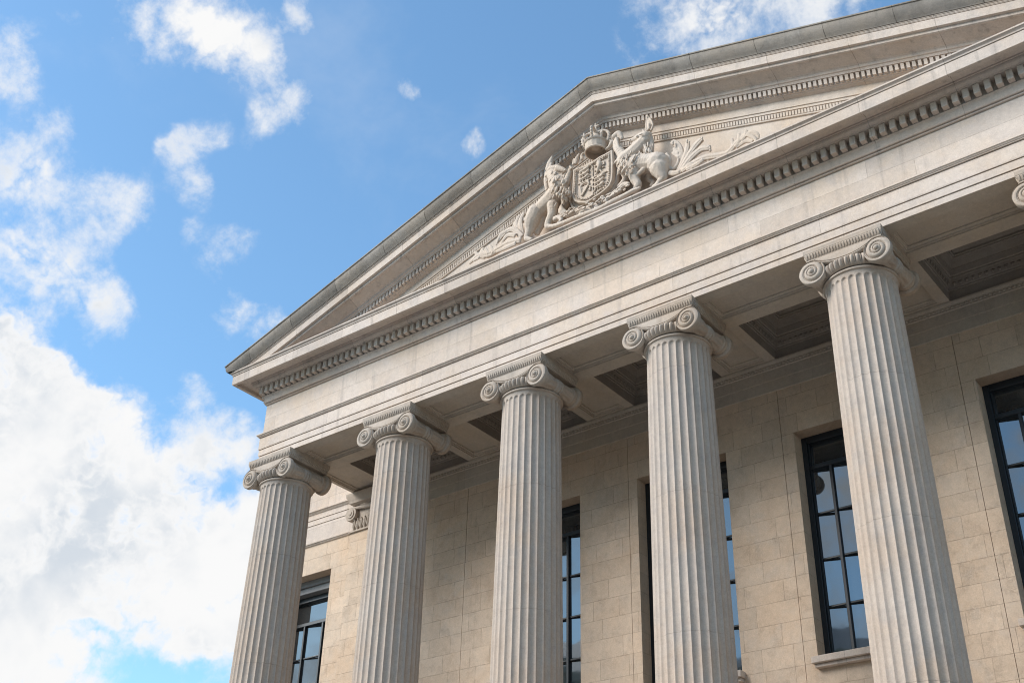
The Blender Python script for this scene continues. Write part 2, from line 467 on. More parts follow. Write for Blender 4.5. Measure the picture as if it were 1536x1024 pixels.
# anta (wall pilaster) with its small scroll capital
for sx, x0, x1 in ((-1, -.70, .62),):
    bm = bmesh.new()
    box(bm, x0, x1, 3.05, YW - .001, GZ + 2, 13.22)
    an = part('pilaster', bm, M_WALL)
    bm = bmesh.new()
    box(bm, x0 - .05, x1 + .05, 3.0, YW - .002, 13.222, 13.25, .006)
    box(bm, x0 - .02, x1 + .02, 3.03, YW - .002, 13.252, 13.29, .006)
    box(bm, x0 + .03, x1 - .03, 3.08, YW - .002, 13.292, 14.06)
    pr = [(.0, 14.06), (.03, 14.09), (.09, 14.12), (.10, 14.20), (.16, 14.30), (.17, 14.405)]
    loft(bm, [rect(x0 - p, x1 + p, 3.06 - p, YW - .002, z) for p, z in pr], closed=True)
    for k in range(9):                       # carved leaves on the neck
        xx = x0 + .1 + k * (x1 - x0 - .2) / 8
        tube(bm, [(xx, 3.09, 13.30, .03), (xx, 3.07, 13.40, .06), (xx, 3.07, 13.50, .055), (xx + .02, 3.03, 13.56, .03)], 8); tube(bm, [(xx + .06, 3.08, 13.36, .02), (xx + .06, 3.05, 13.52, .035), (xx + .05, 3.0, 13.62, .025)], 6)
    for xx in (x0 + .02, x1 - .02):
        for rr, yy in ((.20, 2.99), (.13, 2.965), (.06, 2.945)):
            lathe(bm, [(rr * .2, yy - .035), (rr, yy - .03), (rr + .015, yy), (rr + .01, YW - .1)], 20, xx, 13.79, axis='y', cap=True)
    tube(bm, [(x0 + .05, 3.02, 13.97, .05), (0, 3.04, 13.90, .05), (x1 - .05, 3.02, 13.97, .05)], 8)
    part('pilaster_capital', bm, M_CAP, an, smooth=True)

# ---- windows
def window(x0, x1, z0, z1, yf, mull, bars, sill=True):
    bm = bmesh.new()
    fw = .12
    def bar(a, b, c, e, y0=yf, y1=yf + .22): box(bm, a, b, y0, y1, c, e, .008)
    bar(x0, x0 + fw, z0, z1); bar(x1 - fw, x1, z0, z1)
    bar(x0 + fw, x1 - fw, z1 - fw * 1.3, z1); bar(x0 + fw, x1 - fw, z0, z0 + fw * 1.2)
    bar(x0 + fw, x1 - fw, bars[0] - .05, bars[0] + .05, yf + .004)
    for mx in mull: bar(mx - .034, mx + .034, z0 + fw, bars[0] - .05, yf + .008)
    for bz in bars[1:]: bar(x0 + fw, x1 - fw, bz - .022, bz + .022, yf + .05, yf + .10)
    # inner beads
    bar(x0 + fw, x0 + fw + .04, z0 + fw, z1 - fw, yf + .04); bar(x1 - fw - .04, x1 - fw, z0 + fw, z1 - fw, yf + .04)
    o = part('window', bm, M_FRAME)
    bm = bmesh.new()
    xs = [x0 + fw] + list(mull) + [x1 - fw]; zs = [z0 + fw] + list(reversed(bars[1:])) + [bars[0]]
    def pane(a, b, c, e):
        dx, dz = (b - a) / 2 * math.tan(math.radians(random.uniform(8.3, 9.7))), random.uniform(-.008, .008)
        if b - a > 1.2: dx = 0
        v = [bm.verts.new(q) for q in ((a, yf + .135 - dx, c), (b, yf + .135 + dx, c), (b, yf + .135 + dx + dz, e), (a, yf + .135 - dx + dz, e))]
        face(bm, v)
    for a, b in zip(xs[:-1], xs[1:]):
        for c, e in zip(zs[:-1], zs[1:]): pane(a, b, c, e)
    pane(x0 + fw, x1 - fw, bars[0], z1 - fw)
    part('pane', bm, M_GLASS, o)
    if sill:
        bm = bmesh.new()
        box(bm, x0 - .07, x1 + .07, YW - .20, yf - .001, 7.31, 7.448, .012)
        box(bm, x0 - .03, x1 + .03, YW - .13, YW - .002, 7.235, 7.308, .01)
        part('sill', bm, M_TRIM, o)
    return o
BARS = [11.74, 10.66, 9.63, 8.60]
for a, b in WIN:
    window(a + .001, b - .001, WZ0 + .001, WZ1 - .002, YW + .36, [a + .60, a + 1.18, b - .64], BARS)
o = window(WING[0] + .001, WING[1] - .001, 7.0, 12.12, YW + .62, [WING[0] + .8, WING[1] - .8], [11.30, 10.31, 9.3, 8.3], sill=False)
bm = bmesh.new()
box(bm, WING[0] + .001, WING[1] - .001, YW + .40, YW + .74, 12.124, 12.30, .01)
box(bm, WING[0] + .001, WING[1] - .001, YW + .34, YW + .74, 12.302, 12.484, .01)
part('lintel', bm, M_ROOF, o)
bm = bmesh.new()
box(bm, WING[0] - .0, WING[0] + .001, YW + .45, YW + .8, 7, 12.5); box(bm, WING[1] - .001, WING[1], YW + .45, YW + .8, 7, 12.5)
part('jamb', bm, M_WALL, o)

# podium and steps below the columns
bm = bmesh.new()
box(bm, XL - 1.2, XRK + 1.2, -1.25, YW - .001, GZ, FLOOR)
for k in range(7):
    box(bm, XL - 1.2, XRK + 1.2, -1.25 - .34 * (k + 1), -1.25 - .34 * k + .002, GZ, FLOOR - .3 * (k + 1) + .002)
part('podium', bm, M_SOFFIT)

# ------------------------------------------------------------------ columns
def flute_shaft():
    bm = bmesh.new()
    z0, z1 = FLOOR + .62, 13.215
    def R(z):
        t = (z - z0) / (z1 - z0)
        return .765 - .105 * (t ** 1.6)
    nf, seg = 28, 12
    zs = [z0, z0 + .02, z0 + .05, z0 + .08, z0 + .12] + [z0 + .2 + (z1 - .40 - z0) * k / 22 for k in range(23)] + [z1 - .17, z1 - .145, z1 - .125, z1 - .11, z1 - .098, z1 - .088, z1 - .08, z1 - .06, z1 - .03, z1]
    zs = sorted(set(zs))
    ft, fb = z1 - .085, z0 + .05           # rounded ends of the flutes
    rings = []
    for z in zs:
        r = R(z); half = PI * r / nf * .86
        ring = []
        for i in range(nf * seg):
            a = 2 * PI * i / (nf * seg)
            u = ((i % seg) / seg - .5) * 2 * PI * r / nf       # arc distance from flute centre
            w = half
            for end, sgn in ((ft, 1), (fb, -1)):
                e = (z - (end - sgn * half)) * sgn
                if e > 0: w = math.sqrt(max(half * half - e * e, 0)) if e < half else 0
            d = 0
            if w > .002 and abs(u) < w: d = .52 * math.sqrt(max(0, 1 - (u / w) ** 2)) * half * (w / half) ** .5
            # apophyge: shaft flares slightly at both ends
            fl = .03 * max(0, 1 - (z - z0) / .12) + .02 * max(0, 1 - (z1 - z) / .08)
            ring.append(((r + fl - d) * math.cos(a), (r + fl - d) * math.sin(a), z))
        rings.append(ring)
    loft(bm, rings, closed=True, cap0=True, cap1=True)
    return bm

def volute(bm, cx, cz, yface, sgn, R=.258, front=1):
    """spiral scroll disc facing -y (front=1) or +y; sgn +1: the scroll unwinds from the top towards the column axis"""
    na, nr = 84, 50
    b = math.log(5.0) / (2.5 * 2 * PI)
    rings = []
    for k in range(nr + 1):
        r = .002 + (R - .002) * (k / nr) ** 1.05
        ring = []
        for i in range(na):
            a = 2 * PI * i / na
            ph = (math.log(R / max(r, .012)) / b - (a - PI / 2)) / (2 * PI)
            f = ph - math.floor(ph)
            if r < .05: h = .05 * math.sqrt(max(0, 1 - (r / .052) ** 2)) + .028
            else:
                s = math.sin(PI * f)
                h = (.016 + .060 * r / R) * (max(0, s) ** .42 - 1) + .05 * (1 - r / R)
                h -= .012 * max(0, 1 - abs(f - .82) / .05)
            if k == nr: h = -.005
            x = r * math.cos(a) * sgn
            ring.append((cx + x, yface - front * h, cz + r * math.sin(a)))
        rings.append(ring)
    rings.append([(q[0] + (q[0] - cx) * .03, yface + front * .015, q[2] + (q[2] - cz) * .03) for q in rings[-1]])
    rings.append([(q[0], yface + front * .11, q[2]) for q in rings[-1]])
    rings.append([(cx + (q[0] - cx) * .86, yface + front * .14, cz + (q[2] - cz) * .86) for q in rings[-1]])
    loft(bm, rings, closed=True, cap0=True, cap1=True)

def bolster(bm, cx, cz):
    prof = []
    N = 56
    for k in range(N + 1):
        y = -.60 + 1.20 * k / N
        t = abs(y) / .60
        r = .152 + .062 * t ** 2.0
        for c, w, h in ((0, .03, .035), (.085, .022, .028), (-.085, .022, .028), (.50, .02, .02), (-.50, .02, .02)):
            r += h * max(0, 1 - ((y - c) / w) ** 2)
        prof.append((r, y))
    def mod(a, k, y):
        t = abs(y)
        if .13 < t < .46:                        # carved leaves
            s = math.sin(PI * (t - .13) / .33)
            return 1 + .17 * s * (abs(math.cos(4.5 * a + 2.2 * t)) ** 1.5 - .45)
        if t <= .13: return 1 + .02 * math.cos(22 * a)
        return 1
    lathe(bm, prof, 72, cx, cz, mod, 'y', cap=True)

def make_column():
    """one Ionic column: base, fluted shaft, capital with abacus, four scrolls, two bolsters, egg moulding"""
    bm = bmesh.new()
    t = empty('fluted_column', (COLX[0], 0, FLOOR), '', 'column', 'fluted columns of the portico')
    B = (0, 0, FLOOR)
    pc = lambda name, bm, mat, par=t, smooth=True: link(name, bm, mat, par, B, smooth)
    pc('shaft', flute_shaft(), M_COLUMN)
    bm = bmesh.new()
    box(bm, -1.06, 1.06, -1.06, 1.06, FLOOR, FLOOR + .22, .01)
    tor = lambda R, z, r: [(R + r * math.cos(q), z + r * math.sin(q)) for q in [(-PI / 2 + PI * k / 8) for k in range(9)]]
    lathe(bm, [(.5, FLOOR + .221)] + tor(.93, FLOOR + .32, .10) + [(.90, FLOOR + .43), (.85, FLOOR + .45), (.83, FLOOR + .48), (.86, FLOOR + .51)] + tor(.84, FLOOR + .56, .05) + [(.80, FLOOR + .62), (.5, FLOOR + .62)], 64)
    pc('base', bm, M_COLUMN)
    # capital core: neck astragal, echinus body and the cushion plate
    bm = bmesh.new()
    lathe(bm, [(.60, 13.20), (.690, 13.215), (.712, 13.228), (.718, 13.245), (.712, 13.262), (.69, 13.272), (.676, 13.278), (.676, 13.295), (.60, 13.30), (.60, 13.62)], 72)
    for s in (-1, 1):                              # cushion plates front and back with a sagging lower edge
        n = 40; rows = []
        for k in range(n + 1):
            x = -.60 + 1.20 * k / n; q = abs(x) / .60
            zb = 13.505 + .16 * q ** 2.4
            y0 = s * .66
            rows.append([(x, s * .5, 13.735), (x, s * .695, 13.735), (x, s * .70, 13.725), (x, s * .70, zb + .075), (x, s * .685, zb + .066), (x, s * .685, zb + .052), (x, s * .712, zb + .046), (x, s * .722, zb + .030), (x, s * .712, zb + .014), (x, s * .69, zb + .008), (x, s * .69, zb), (x, s * .5, zb)])
        loft(bm, rows, closed=True, cap0=True, cap1=True)
    box(bm, -.62, .62, -.55, .55, 13.55, 13.734)
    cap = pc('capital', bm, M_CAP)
    # egg moulding
    bm = bmesh.new()
    prof = [(.66 + .125 * math.sin(q) ** .9 * 1.0, 13.30 + .25 * (1 - math.cos(q)) / 2) for q in [PI * k / 14 for k in range(1, 14)]]
    def eggs(a, k, z):
        c = (a * 44 / (2 * PI)) % 1.0
        e = math.sin(PI * k / 12)
        return 1 + .065 * e * (max(0, 1 - ((c - .5) / .36) ** 2) - .5) + .05 * e * (1 if c < .07 or c > .93 else 0)
    lathe(bm, prof, 44 * 12, 0, 0, eggs)
    pc('egg_moulding', bm, M_CAP, cap)
    # abacus with a row of leaves
    bm = bmesh.new()
    pr = [(-.045, 13.737), (-.03, 13.74), (-.028, 13.762), (-.036, 13.768), (-.03, 13.80), (-.006, 13.86), (.0, 13.895), (.004, 13.90), (.004, 13.984)]
    ax, ay = .788, .715
    loft(bm, [rect(-ax - p, ax + p, -ay - p, ay + p, z) for p, z in pr], closed=True, cap0=True, cap1=True)
    def lobes(n, fn):
        for k in range(n):
            u = -1 + 2 * (k + .5) / n; w = .42 * 2 / n
            rows = []
            for z, o in ((13.772, .002), (13.79, .016), (13.83, .022), (13.865, .020), (13.888, .006)):
                p = -.034 + (z - 13.772) * .26
                rows.append([fn(u - w, z, p - .004), fn(u - w * .5, z, p + o), fn(u + w * .5, z, p + o), fn(u + w, z, p - .004)])
            loft(bm, rows)
    for s in (-1, 1):
        lobes(26, lambda u, z, p: (u * (ax - .03), s * (ay + p), z))
        lobes(24, lambda u, z, p: (s * (ax + p), u * (ay - .03), z))
    pc('abacus', bm, M_CAP, cap, False)
    for s in (-1, 1):
        bm = bmesh.new(); bolster(bm, s * .652, 13.452); pc('bolster', bm, M_CAP, cap)
        for f in (1, -1):
            bm = bmesh.new(); volute(bm, s * .655, 13.452, -f * .735, s, front=f); pc('scroll', bm, M_CAP, cap)
    return t

def copy_tree(o, parent=None):
    c = o.copy(); COL.objects.link(c); c.parent = parent
    for ch in list(o.children): copy_tree(ch, c)
    return c
COL_LABELS = [
 'outermost fluted stone column, at the low pointed end of the pediment, with cloud behind it',
 'fluted stone column second from the open sky, a small wall pilaster peeping out behind',
 'fluted stone column third from the open sky, a narrow slice of window on one side',
 'fluted stone column fourth from the open sky, a window showing on both its sides',
 'largest fluted stone column, covering half of a tall window with its sill in view',
 'column cut off by the picture edge, only a bit of its scroll capital showing']
col0 = make_column()
for i in range(6):
    c = col0 if i == 0 else copy_tree(col0)
    c.location = (COLX[i], 0, FLOOR)
    c['label'] = COL_LABELS[i]

# ------------------------------------------------------------------ carved figures in the pediment
LION = [[[8.801,-1.0,17.706,0.211],[8.698,-1.0,17.488,0.201],[8.642,-1.0,17.297,0.129],[8.585,-1.0,17.161,0.095],[8.551,-1.0,17.075,0.086]],[[8.586,-1.06,16.987,0.066],[8.719,-1.06,16.905,0.057]],[[8.782,-0.95,17.704,0.202],[9.02,-0.95,17.806,0.221],[9.239,-0.95,17.898,0.249],[9.439,-0.95,18.035,0.272]],[[8.91,-0.84,17.654,0.144],[8.842,-0.84,17.444,0.101],[8.772,-0.84,17.313,0.081],[8.726,-0.84,17.226,0.072]],[[9.316,-1.02,17.654,0.147],[9.295,-1.02,17.406,0.118],[9.203,-1.02,17.246,0.094],[9.169,-1.02,17.143,0.085]],[[9.229,-1.1,17.031,0.07],[9.369,-1.1,16.974,0.056]],[[9.595,-0.93,18.004,0.162],[9.636,-0.93,17.724,0.133],[9.579,-0.93,17.559,0.08]],[[9.51,-1.0,18.078,0.272],[9.414,-1.0,18.37,0.231],[9.317,-1.0,18.604,0.184]],[[9.295,-1.02,18.689,0.16],[9.42,-1.02,18.689,0.14]],[[9.543,-1.13,18.578,0.096],[9.673,-1.13,18.489,0.072],[9.744,-1.13,18.423,0.048]],[[9.466,-1.12,18.376,0.081],[9.596,-1.12,18.33,0.057],[9.69,-1.12,18.296,0.038]],[[9.806,-1.2,18.375,0.033]],[[9.512,-1.17,18.647,0.038],[9.607,-1.17,18.606,0.034]],[[9.522,-1.1,18.448,0.043],[9.658,-1.1,18.399,0.024]],[[9.271,-1.1,18.54,0.058],[9.404,-1.1,18.37,0.053],[9.481,-1.1,18.283,0.038]],[[9.155,-0.98,18.873,0.093],[9.196,-0.98,19.03,0.083],[9.248,-0.98,19.232,0.024]],[[9.256,-1.05,18.801,0.049],[9.278,-1.05,18.928,0.044]],[[9.434,-1.08,18.741,0.048],[9.529,-1.08,18.769,0.024]],[[9.048,-0.9,18.848,0.068],[9.026,-0.9,18.607,0.073],[9.054,-0.9,18.344,0.053]],[[9.699,-1.05,18.119,0.109],[9.78,-1.05,18.281,0.081],[9.839,-1.05,18.436,0.067],[9.868,-1.05,18.508,0.048]],[[9.924,-1.12,18.42,0.033],[9.877,-1.12,18.493,0.033]],[[8.344,-0.8,17.816,0.054],[8.197,-0.8,17.803,0.049],[8.141,-0.8,17.602,0.044],[8.221,-0.8,17.378,0.044]]]
LION_MANE = [[[9.538,-1.286,18.159,0.031],[9.535,-1.304,18.082,0.038],[9.496,-1.288,18.058,0.012]],[[9.798,-1.159,17.658,0.029],[9.785,-1.177,17.587,0.037],[9.737,-1.161,17.567,0.012]],[[9.633,-1.178,17.894,0.025],[9.632,-1.196,17.816,0.031],[9.598,-1.18,17.79,0.012]],[[9.608,-1.292,17.769,0.026],[9.623,-1.31,17.685,0.033],[9.602,-1.294,17.652,0.012]],[[9.76,-1.159,17.669,0.028],[9.742,-1.177,17.6,0.036],[9.69,-1.161,17.583,0.012]],[[9.871,-1.063,17.648,0.029],[9.858,-1.081,17.577,0.036],[9.811,-1.065,17.557,0.012]],[[9.659,-1.043,17.992,0.028],[9.675,-1.061,17.906,0.035],[9.657,-1.045,17.872,0.012]],[[9.592,-1.207,17.984,0.031],[9.573,-1.225,17.915,0.039],[9.52,-1.209,17.898,0.012]],[[9.538,-1.209,18.287,0.021],[9.557,-1.227,18.199,0.026],[9.541,-1.211,18.164,0.012]],[[9.622,-1.129,18.075,0.024],[9.635,-1.147,17.99,0.029],[9.613,-1.131,17.958,0.012]],[[9.645,-1.094,17.66,0.026],[9.66,-1.112,17.575,0.032],[9.642,-1.096,17.542,0.012]],[[9.78,-1.097,18.146,0.027],[9.762,-1.115,18.076,0.034],[9.71,-1.099,18.059,0.012]],[[9.584,-1.086,18.443,0.026],[9.591,-1.104,18.36,0.032],[9.563,-1.088,18.33,0.012]],[[9.284,-1.088,18.578,0.022],[9.264,-1.106,18.507,0.027],[9.209,-1.09,18.49,0.012]],[[9.72,-1.068,18.027,0.019],[9.731,-1.086,17.944,0.023],[9.707,-1.07,17.912,0.012]],[[9.741,-1.313,17.622,0.023],[9.735,-1.331,17.548,0.029],[9.694,-1.315,17.525,0.012]],[[9.918,-1.228,17.661,0.018],[9.925,-1.246,17.58,0.022],[9.898,-1.23,17.551,0.012]],[[9.174,-1.082,18.67,0.022],[9.16,-1.1,18.596,0.027],[9.11,-1.084,18.577,0.012]],[[9.722,-1.334,17.671,0.026],[9.699,-1.352,17.605,0.032],[9.641,-1.336,17.59,0.012]],[[9.757,-1.261,18.039,0.021],[9.762,-1.279,17.958,0.026],[9.734,-1.263,17.929,0.012]],[[9.286,-1.07,18.347,0.031],[9.279,-1.088,18.271,0.039],[9.235,-1.072,18.248,0.012]],[[9.793,-1.248,17.761,0.03],[9.798,-1.266,17.681,0.037],[9.77,-1.25,17.652,0.012]],[[9.368,-1.124,18.289,0.025],[9.363,-1.142,18.213,0.031],[9.322,-1.126,18.189,0.012]],[[9.76,-1.236,18.101,0.021],[9.749,-1.254,18.028,0.026],[9.703,-1.238,18.008,0.012]],[[9.587,-1.175,18.324,0.026],[9.563,-1.193,18.256,0.032],[9.503,-1.177,18.242,0.012]],[[9.711,-1.148,17.754,0.026],[9.7,-1.166,17.682,0.033],[9.656,-1.15,17.66,0.012]],[[9.395,-1.183,18.545,0.028],[9.404,-1.201,18.461,0.035],[9.377,-1.185,18.43,0.012]],[[9.324,-1.117,18.267,0.018],[9.316,-1.135,18.191,0.022],[9.272,-1.119,18.169,0.012]],[[9.55,-1.202,17.513,0.02],[9.533,-1.22,17.443,0.025],[9.482,-1.204,17.425,0.012]],[[9.523,-1.194,18.45,0.029],[9.502,-1.212,18.38,0.036],[9.446,-1.196,18.364,0.012]],[[9.924,-1.211,17.789,0.019],[9.921,-1.229,17.713,0.024],[9.885,-1.213,17.688,0.012]],[[9.475,-1.203,18.272,0.024],[9.482,-1.221,18.19,0.03],[9.453,-1.205,18.16,0.012]],[[9.34,-1.12,18.276,0.028],[9.325,-1.138,18.204,0.034],[9.274,-1.122,18.185,0.012]],[[9.756,-1.172,17.949,0.02],[9.756,-1.19,17.87,0.025],[9.722,-1.174,17.844,0.012]],[[9.486,-1.211,18.282,0.025],[9.469,-1.229,18.211,0.031],[9.418,-1.213,18.193,0.012]],[[9.8,-1.132,17.589,0.029],[9.803,-1.15,17.51,0.036],[9.773,-1.134,17.482,0.012]],[[9.731,-1.148,17.647,0.021],[9.742,-1.166,17.565,0.027],[9.718,-1.15,17.534,0.012]],[[9.251,-1.142,18.481,0.022],[9.252,-1.16,18.401,0.027],[9.218,-1.144,18.374,0.012]],[[9.855,-1.321,17.764,0.017],[9.872,-1.339,17.678,0.021],[9.855,-1.323,17.644,0.012]],[[9.871,-1.114,17.672,0.031],[9.887,-1.132,17.587,0.039],[9.869,-1.116,17.554,0.012]],[[9.773,-1.233,17.982,0.028],[9.781,-1.251,17.899,0.035],[9.755,-1.235,17.869,0.012]],[[9.182,-1.09,18.65,0.031],[9.197,-1.108,18.562,0.038],[9.175,-1.092,18.528,0.012]],[[9.542,-1.197,18.265,0.018],[9.553,-1.215,18.181,0.022],[9.53,-1.199,18.149,0.012]],[[9.852,-1.039,17.806,0.03],[9.853,-1.057,17.728,0.038],[9.819,-1.041,17.701,0.012]],[[9.638,-1.327,17.788,0.024],[9.624,-1.345,17.717,0.031],[9.575,-1.329,17.698,0.012]],[[9.504,-1.273,17.935,0.031],[9.507,-1.291,17.855,0.039],[9.474,-1.275,17.828,0.012]],[[9.519,-1.066,18.283,0.025],[9.531,-1.084,18.198,0.032],[9.507,-1.068,18.166,0.012]],[[9.655,-1.313,17.684,0.025],[9.666,-1.331,17.601,0.031],[9.644,-1.315,17.57,0.012]],[[9.619,-1.264,17.922,0.03],[9.6,-1.282,17.853,0.038],[9.546,-1.266,17.836,0.012]],[[9.441,-1.239,17.934,0.023],[9.45,-1.257,17.851,0.029],[9.424,-1.241,17.821,0.012]],[[9.553,-1.219,17.925,0.023],[9.549,-1.237,17.849,0.029],[9.511,-1.221,17.825,0.012]],[[9.821,-1.185,18.037,0.018],[9.798,-1.203,17.969,0.022],[9.741,-1.187,17.955,0.012]],[[9.863,-1.129,17.704,0.018],[9.86,-1.147,17.628,0.023],[9.823,-1.131,17.603,0.012]],[[9.51,-1.216,18.294,0.023],[9.502,-1.234,18.218,0.029],[9.46,-1.218,18.196,0.012]],[[9.407,-1.203,18.328,0.022],[9.387,-1.221,18.258,0.028],[9.332,-1.205,18.241,0.012]],[[9.878,-1.073,17.681,0.029],[9.878,-1.091,17.604,0.036],[9.844,-1.075,17.577,0.012]],[[9.504,-1.231,17.743,0.029],[9.497,-1.249,17.669,0.036],[9.454,-1.233,17.647,0.012]],[[9.554,-1.269,18.033,0.023],[9.551,-1.287,17.956,0.028],[9.514,-1.271,17.931,0.012]],[[9.254,-1.132,18.436,0.024],[9.24,-1.15,18.363,0.03],[9.191,-1.134,18.343,0.012]],[[9.713,-1.094,17.599,0.029],[9.698,-1.112,17.529,0.036],[9.649,-1.096,17.51,0.012]],[[9.697,-1.112,18.337,0.023],[9.712,-1.13,18.25,0.029],[9.692,-1.114,18.216,0.012]],[[9.548,-1.133,18.252,0.031],[9.555,-1.151,18.169,0.039],[9.529,-1.135,18.139,0.012]],[[9.764,-1.082,17.89,0.028],[9.764,-1.1,17.812,0.035],[9.729,-1.084,17.786,0.012]],[[9.76,-1.202,18.087,0.024],[9.745,-1.22,18.016,0.03],[9.696,-1.204,17.997,0.012]],[[9.789,-1.301,17.551,0.018],[9.804,-1.319,17.467,0.023],[9.784,-1.303,17.435,0.012]],[[9.669,-1.253,18.215,0.03],[9.645,-1.271,18.148,0.037],[9.587,-1.255,18.133,0.012]],[[9.492,-1.165,18.252,0.032],[9.493,-1.183,18.172,0.039],[9.459,-1.167,18.145,0.012]],[[9.92,-1.187,17.692,0.024],[9.927,-1.205,17.612,0.031],[9.9,-1.189,17.583,0.012]],[[9.655,-1.33,17.826,0.025],[9.655,-1.348,17.748,0.031],[9.62,-1.332,17.723,0.012]],[[9.796,-1.153,17.622,0.032],[9.8,-1.171,17.543,0.039],[9.77,-1.155,17.515,0.012]],[[9.382,-1.161,18.058,0.023],[9.373,-1.179,17.983,0.029],[9.33,-1.163,17.961,0.012]],[[9.852,-1.212,17.699,0.031],[9.844,-1.23,17.626,0.039],[9.801,-1.214,17.604,0.012]],[[9.77,-1.241,18.05,0.028],[9.753,-1.259,17.98,0.035],[9.7,-1.243,17.962,0.012]],[[9.728,-1.081,17.914,0.025],[9.724,-1.099,17.838,0.031],[9.686,-1.083,17.813,0.012]],[[9.788,-1.292,17.662,0.018],[9.796,-1.31,17.581,0.023],[9.77,-1.294,17.551,0.012]],[[9.87,-1.094,17.721,0.03],[9.851,-1.112,17.652,0.037],[9.798,-1.096,17.635,0.012]],[[9.701,-1.222,17.896,0.031],[9.714,-1.24,17.812,0.039],[9.693,-1.224,17.779,0.012]],[[9.856,-1.13,17.689,0.027],[9.85,-1.148,17.615,0.034],[9.809,-1.132,17.592,0.012]],[[9.674,-1.134,17.794,0.02],[9.65,-1.152,17.728,0.025],[9.592,-1.136,17.713,0.012]],[[9.73,-1.283,17.758,0.025],[9.716,-1.301,17.687,0.032],[9.667,-1.285,17.668,0.012]]]
UNICORN = [[[11.376,-1.0,17.809,0.22],[11.634,-1.0,17.739,0.255],[11.925,-1.0,17.641,0.244],[12.169,-1.0,17.547,0.251]],[[12.2,-1.02,17.494,0.268],[12.225,-1.02,17.354,0.232]],[[11.348,-1.0,17.983,0.23],[11.375,-1.0,17.78,0.21]],[[11.371,-1.0,18.02,0.221],[11.593,-1.0,18.111,0.206],[11.76,-1.0,18.229,0.179],[11.894,-1.0,18.352,0.151]],[[11.922,-1.04,18.417,0.128],[11.804,-1.04,18.449,0.115],[11.653,-1.04,18.467,0.078],[11.555,-1.04,18.482,0.06]],[[11.897,-1.06,18.283,0.091],[11.736,-1.06,18.307,0.06],[11.596,-1.06,18.361,0.041]],[[11.611,-1.2,18.357,0.028]],[[11.92,-1.2,18.375,0.027],[11.867,-1.2,18.385,0.023]],[[11.766,-1.15,18.42,0.037]],[[11.883,-1.02,18.573,0.041],[11.843,-1.02,18.667,0.018]],[[11.967,-0.95,18.531,0.06],[12.01,-0.95,18.267,0.069],[12.009,-0.95,17.998,0.055]],[[12.248,-1.06,17.304,0.214],[12.29,-1.06,17.111,0.142],[12.332,-1.06,17.0,0.093],[12.241,-1.06,16.93,0.075],[12.176,-1.06,16.877,0.066]],[[12.21,-1.12,16.803,0.066],[12.118,-1.12,16.814,0.049]],[[11.925,-0.84,17.527,0.136],[11.849,-0.84,17.36,0.086],[11.958,-0.84,17.203,0.063],[11.908,-0.84,17.129,0.058]],[[11.599,-1.06,17.481,0.163],[11.624,-1.06,17.277,0.117],[11.683,-1.06,17.121,0.094],[11.627,-1.06,17.033,0.072],[11.572,-1.06,17.002,0.063]],[[11.609,-1.12,16.934,0.063],[11.524,-1.12,16.946,0.045]],[[11.287,-0.95,17.768,0.128],[11.303,-0.95,17.565,0.082],[11.224,-0.95,17.457,0.073],[11.113,-0.95,17.411,0.055]],[[11.33,-1.0,18.1,0.147],[11.194,-1.0,18.375,0.116],[11.11,-1.0,18.577,0.093],[11.136,-1.0,18.735,0.075]],[[11.085,-1.02,18.859,0.08],[11.198,-1.02,18.886,0.08],[11.283,-1.02,18.694,0.047]],[[11.004,-1.02,18.728,0.061],[10.934,-1.02,18.641,0.047],[10.832,-1.02,18.608,0.028]],[[11.167,-1.08,18.724,0.042],[11.196,-1.08,18.567,0.037],[11.226,-1.08,18.43,0.028]],[[12.359,-0.9,17.766,0.045],[12.421,-0.9,17.559,0.054],[12.391,-0.9,17.365,0.058],[12.509,-0.9,17.249,0.058],[12.617,-0.9,17.344,0.049],[12.646,-0.9,17.492,0.027]],[[11.859,-1.12,17.399,0.063],[11.724,-1.12,17.35,0.045]],[[12.169,-1.14,17.579,0.063],[12.105,-1.14,17.321,0.062]]]
HORN = [[[11.92,-0.93,18.619,0.065],[11.986,-0.93,18.767,0.092],[11.971,-0.93,18.934,0.069],[11.914,-0.93,19.139,0.019]],[[11.931,-0.99,18.612,0.032],[11.927,-0.99,18.797,0.032],[11.948,-0.99,19.033,0.019]],[[12.048,-0.99,18.58,0.028],[12.097,-0.99,18.706,0.028],[12.026,-0.99,18.947,0.018]],[[11.992,-1.0,18.633,0.032],[11.998,-1.0,18.783,0.032]]]
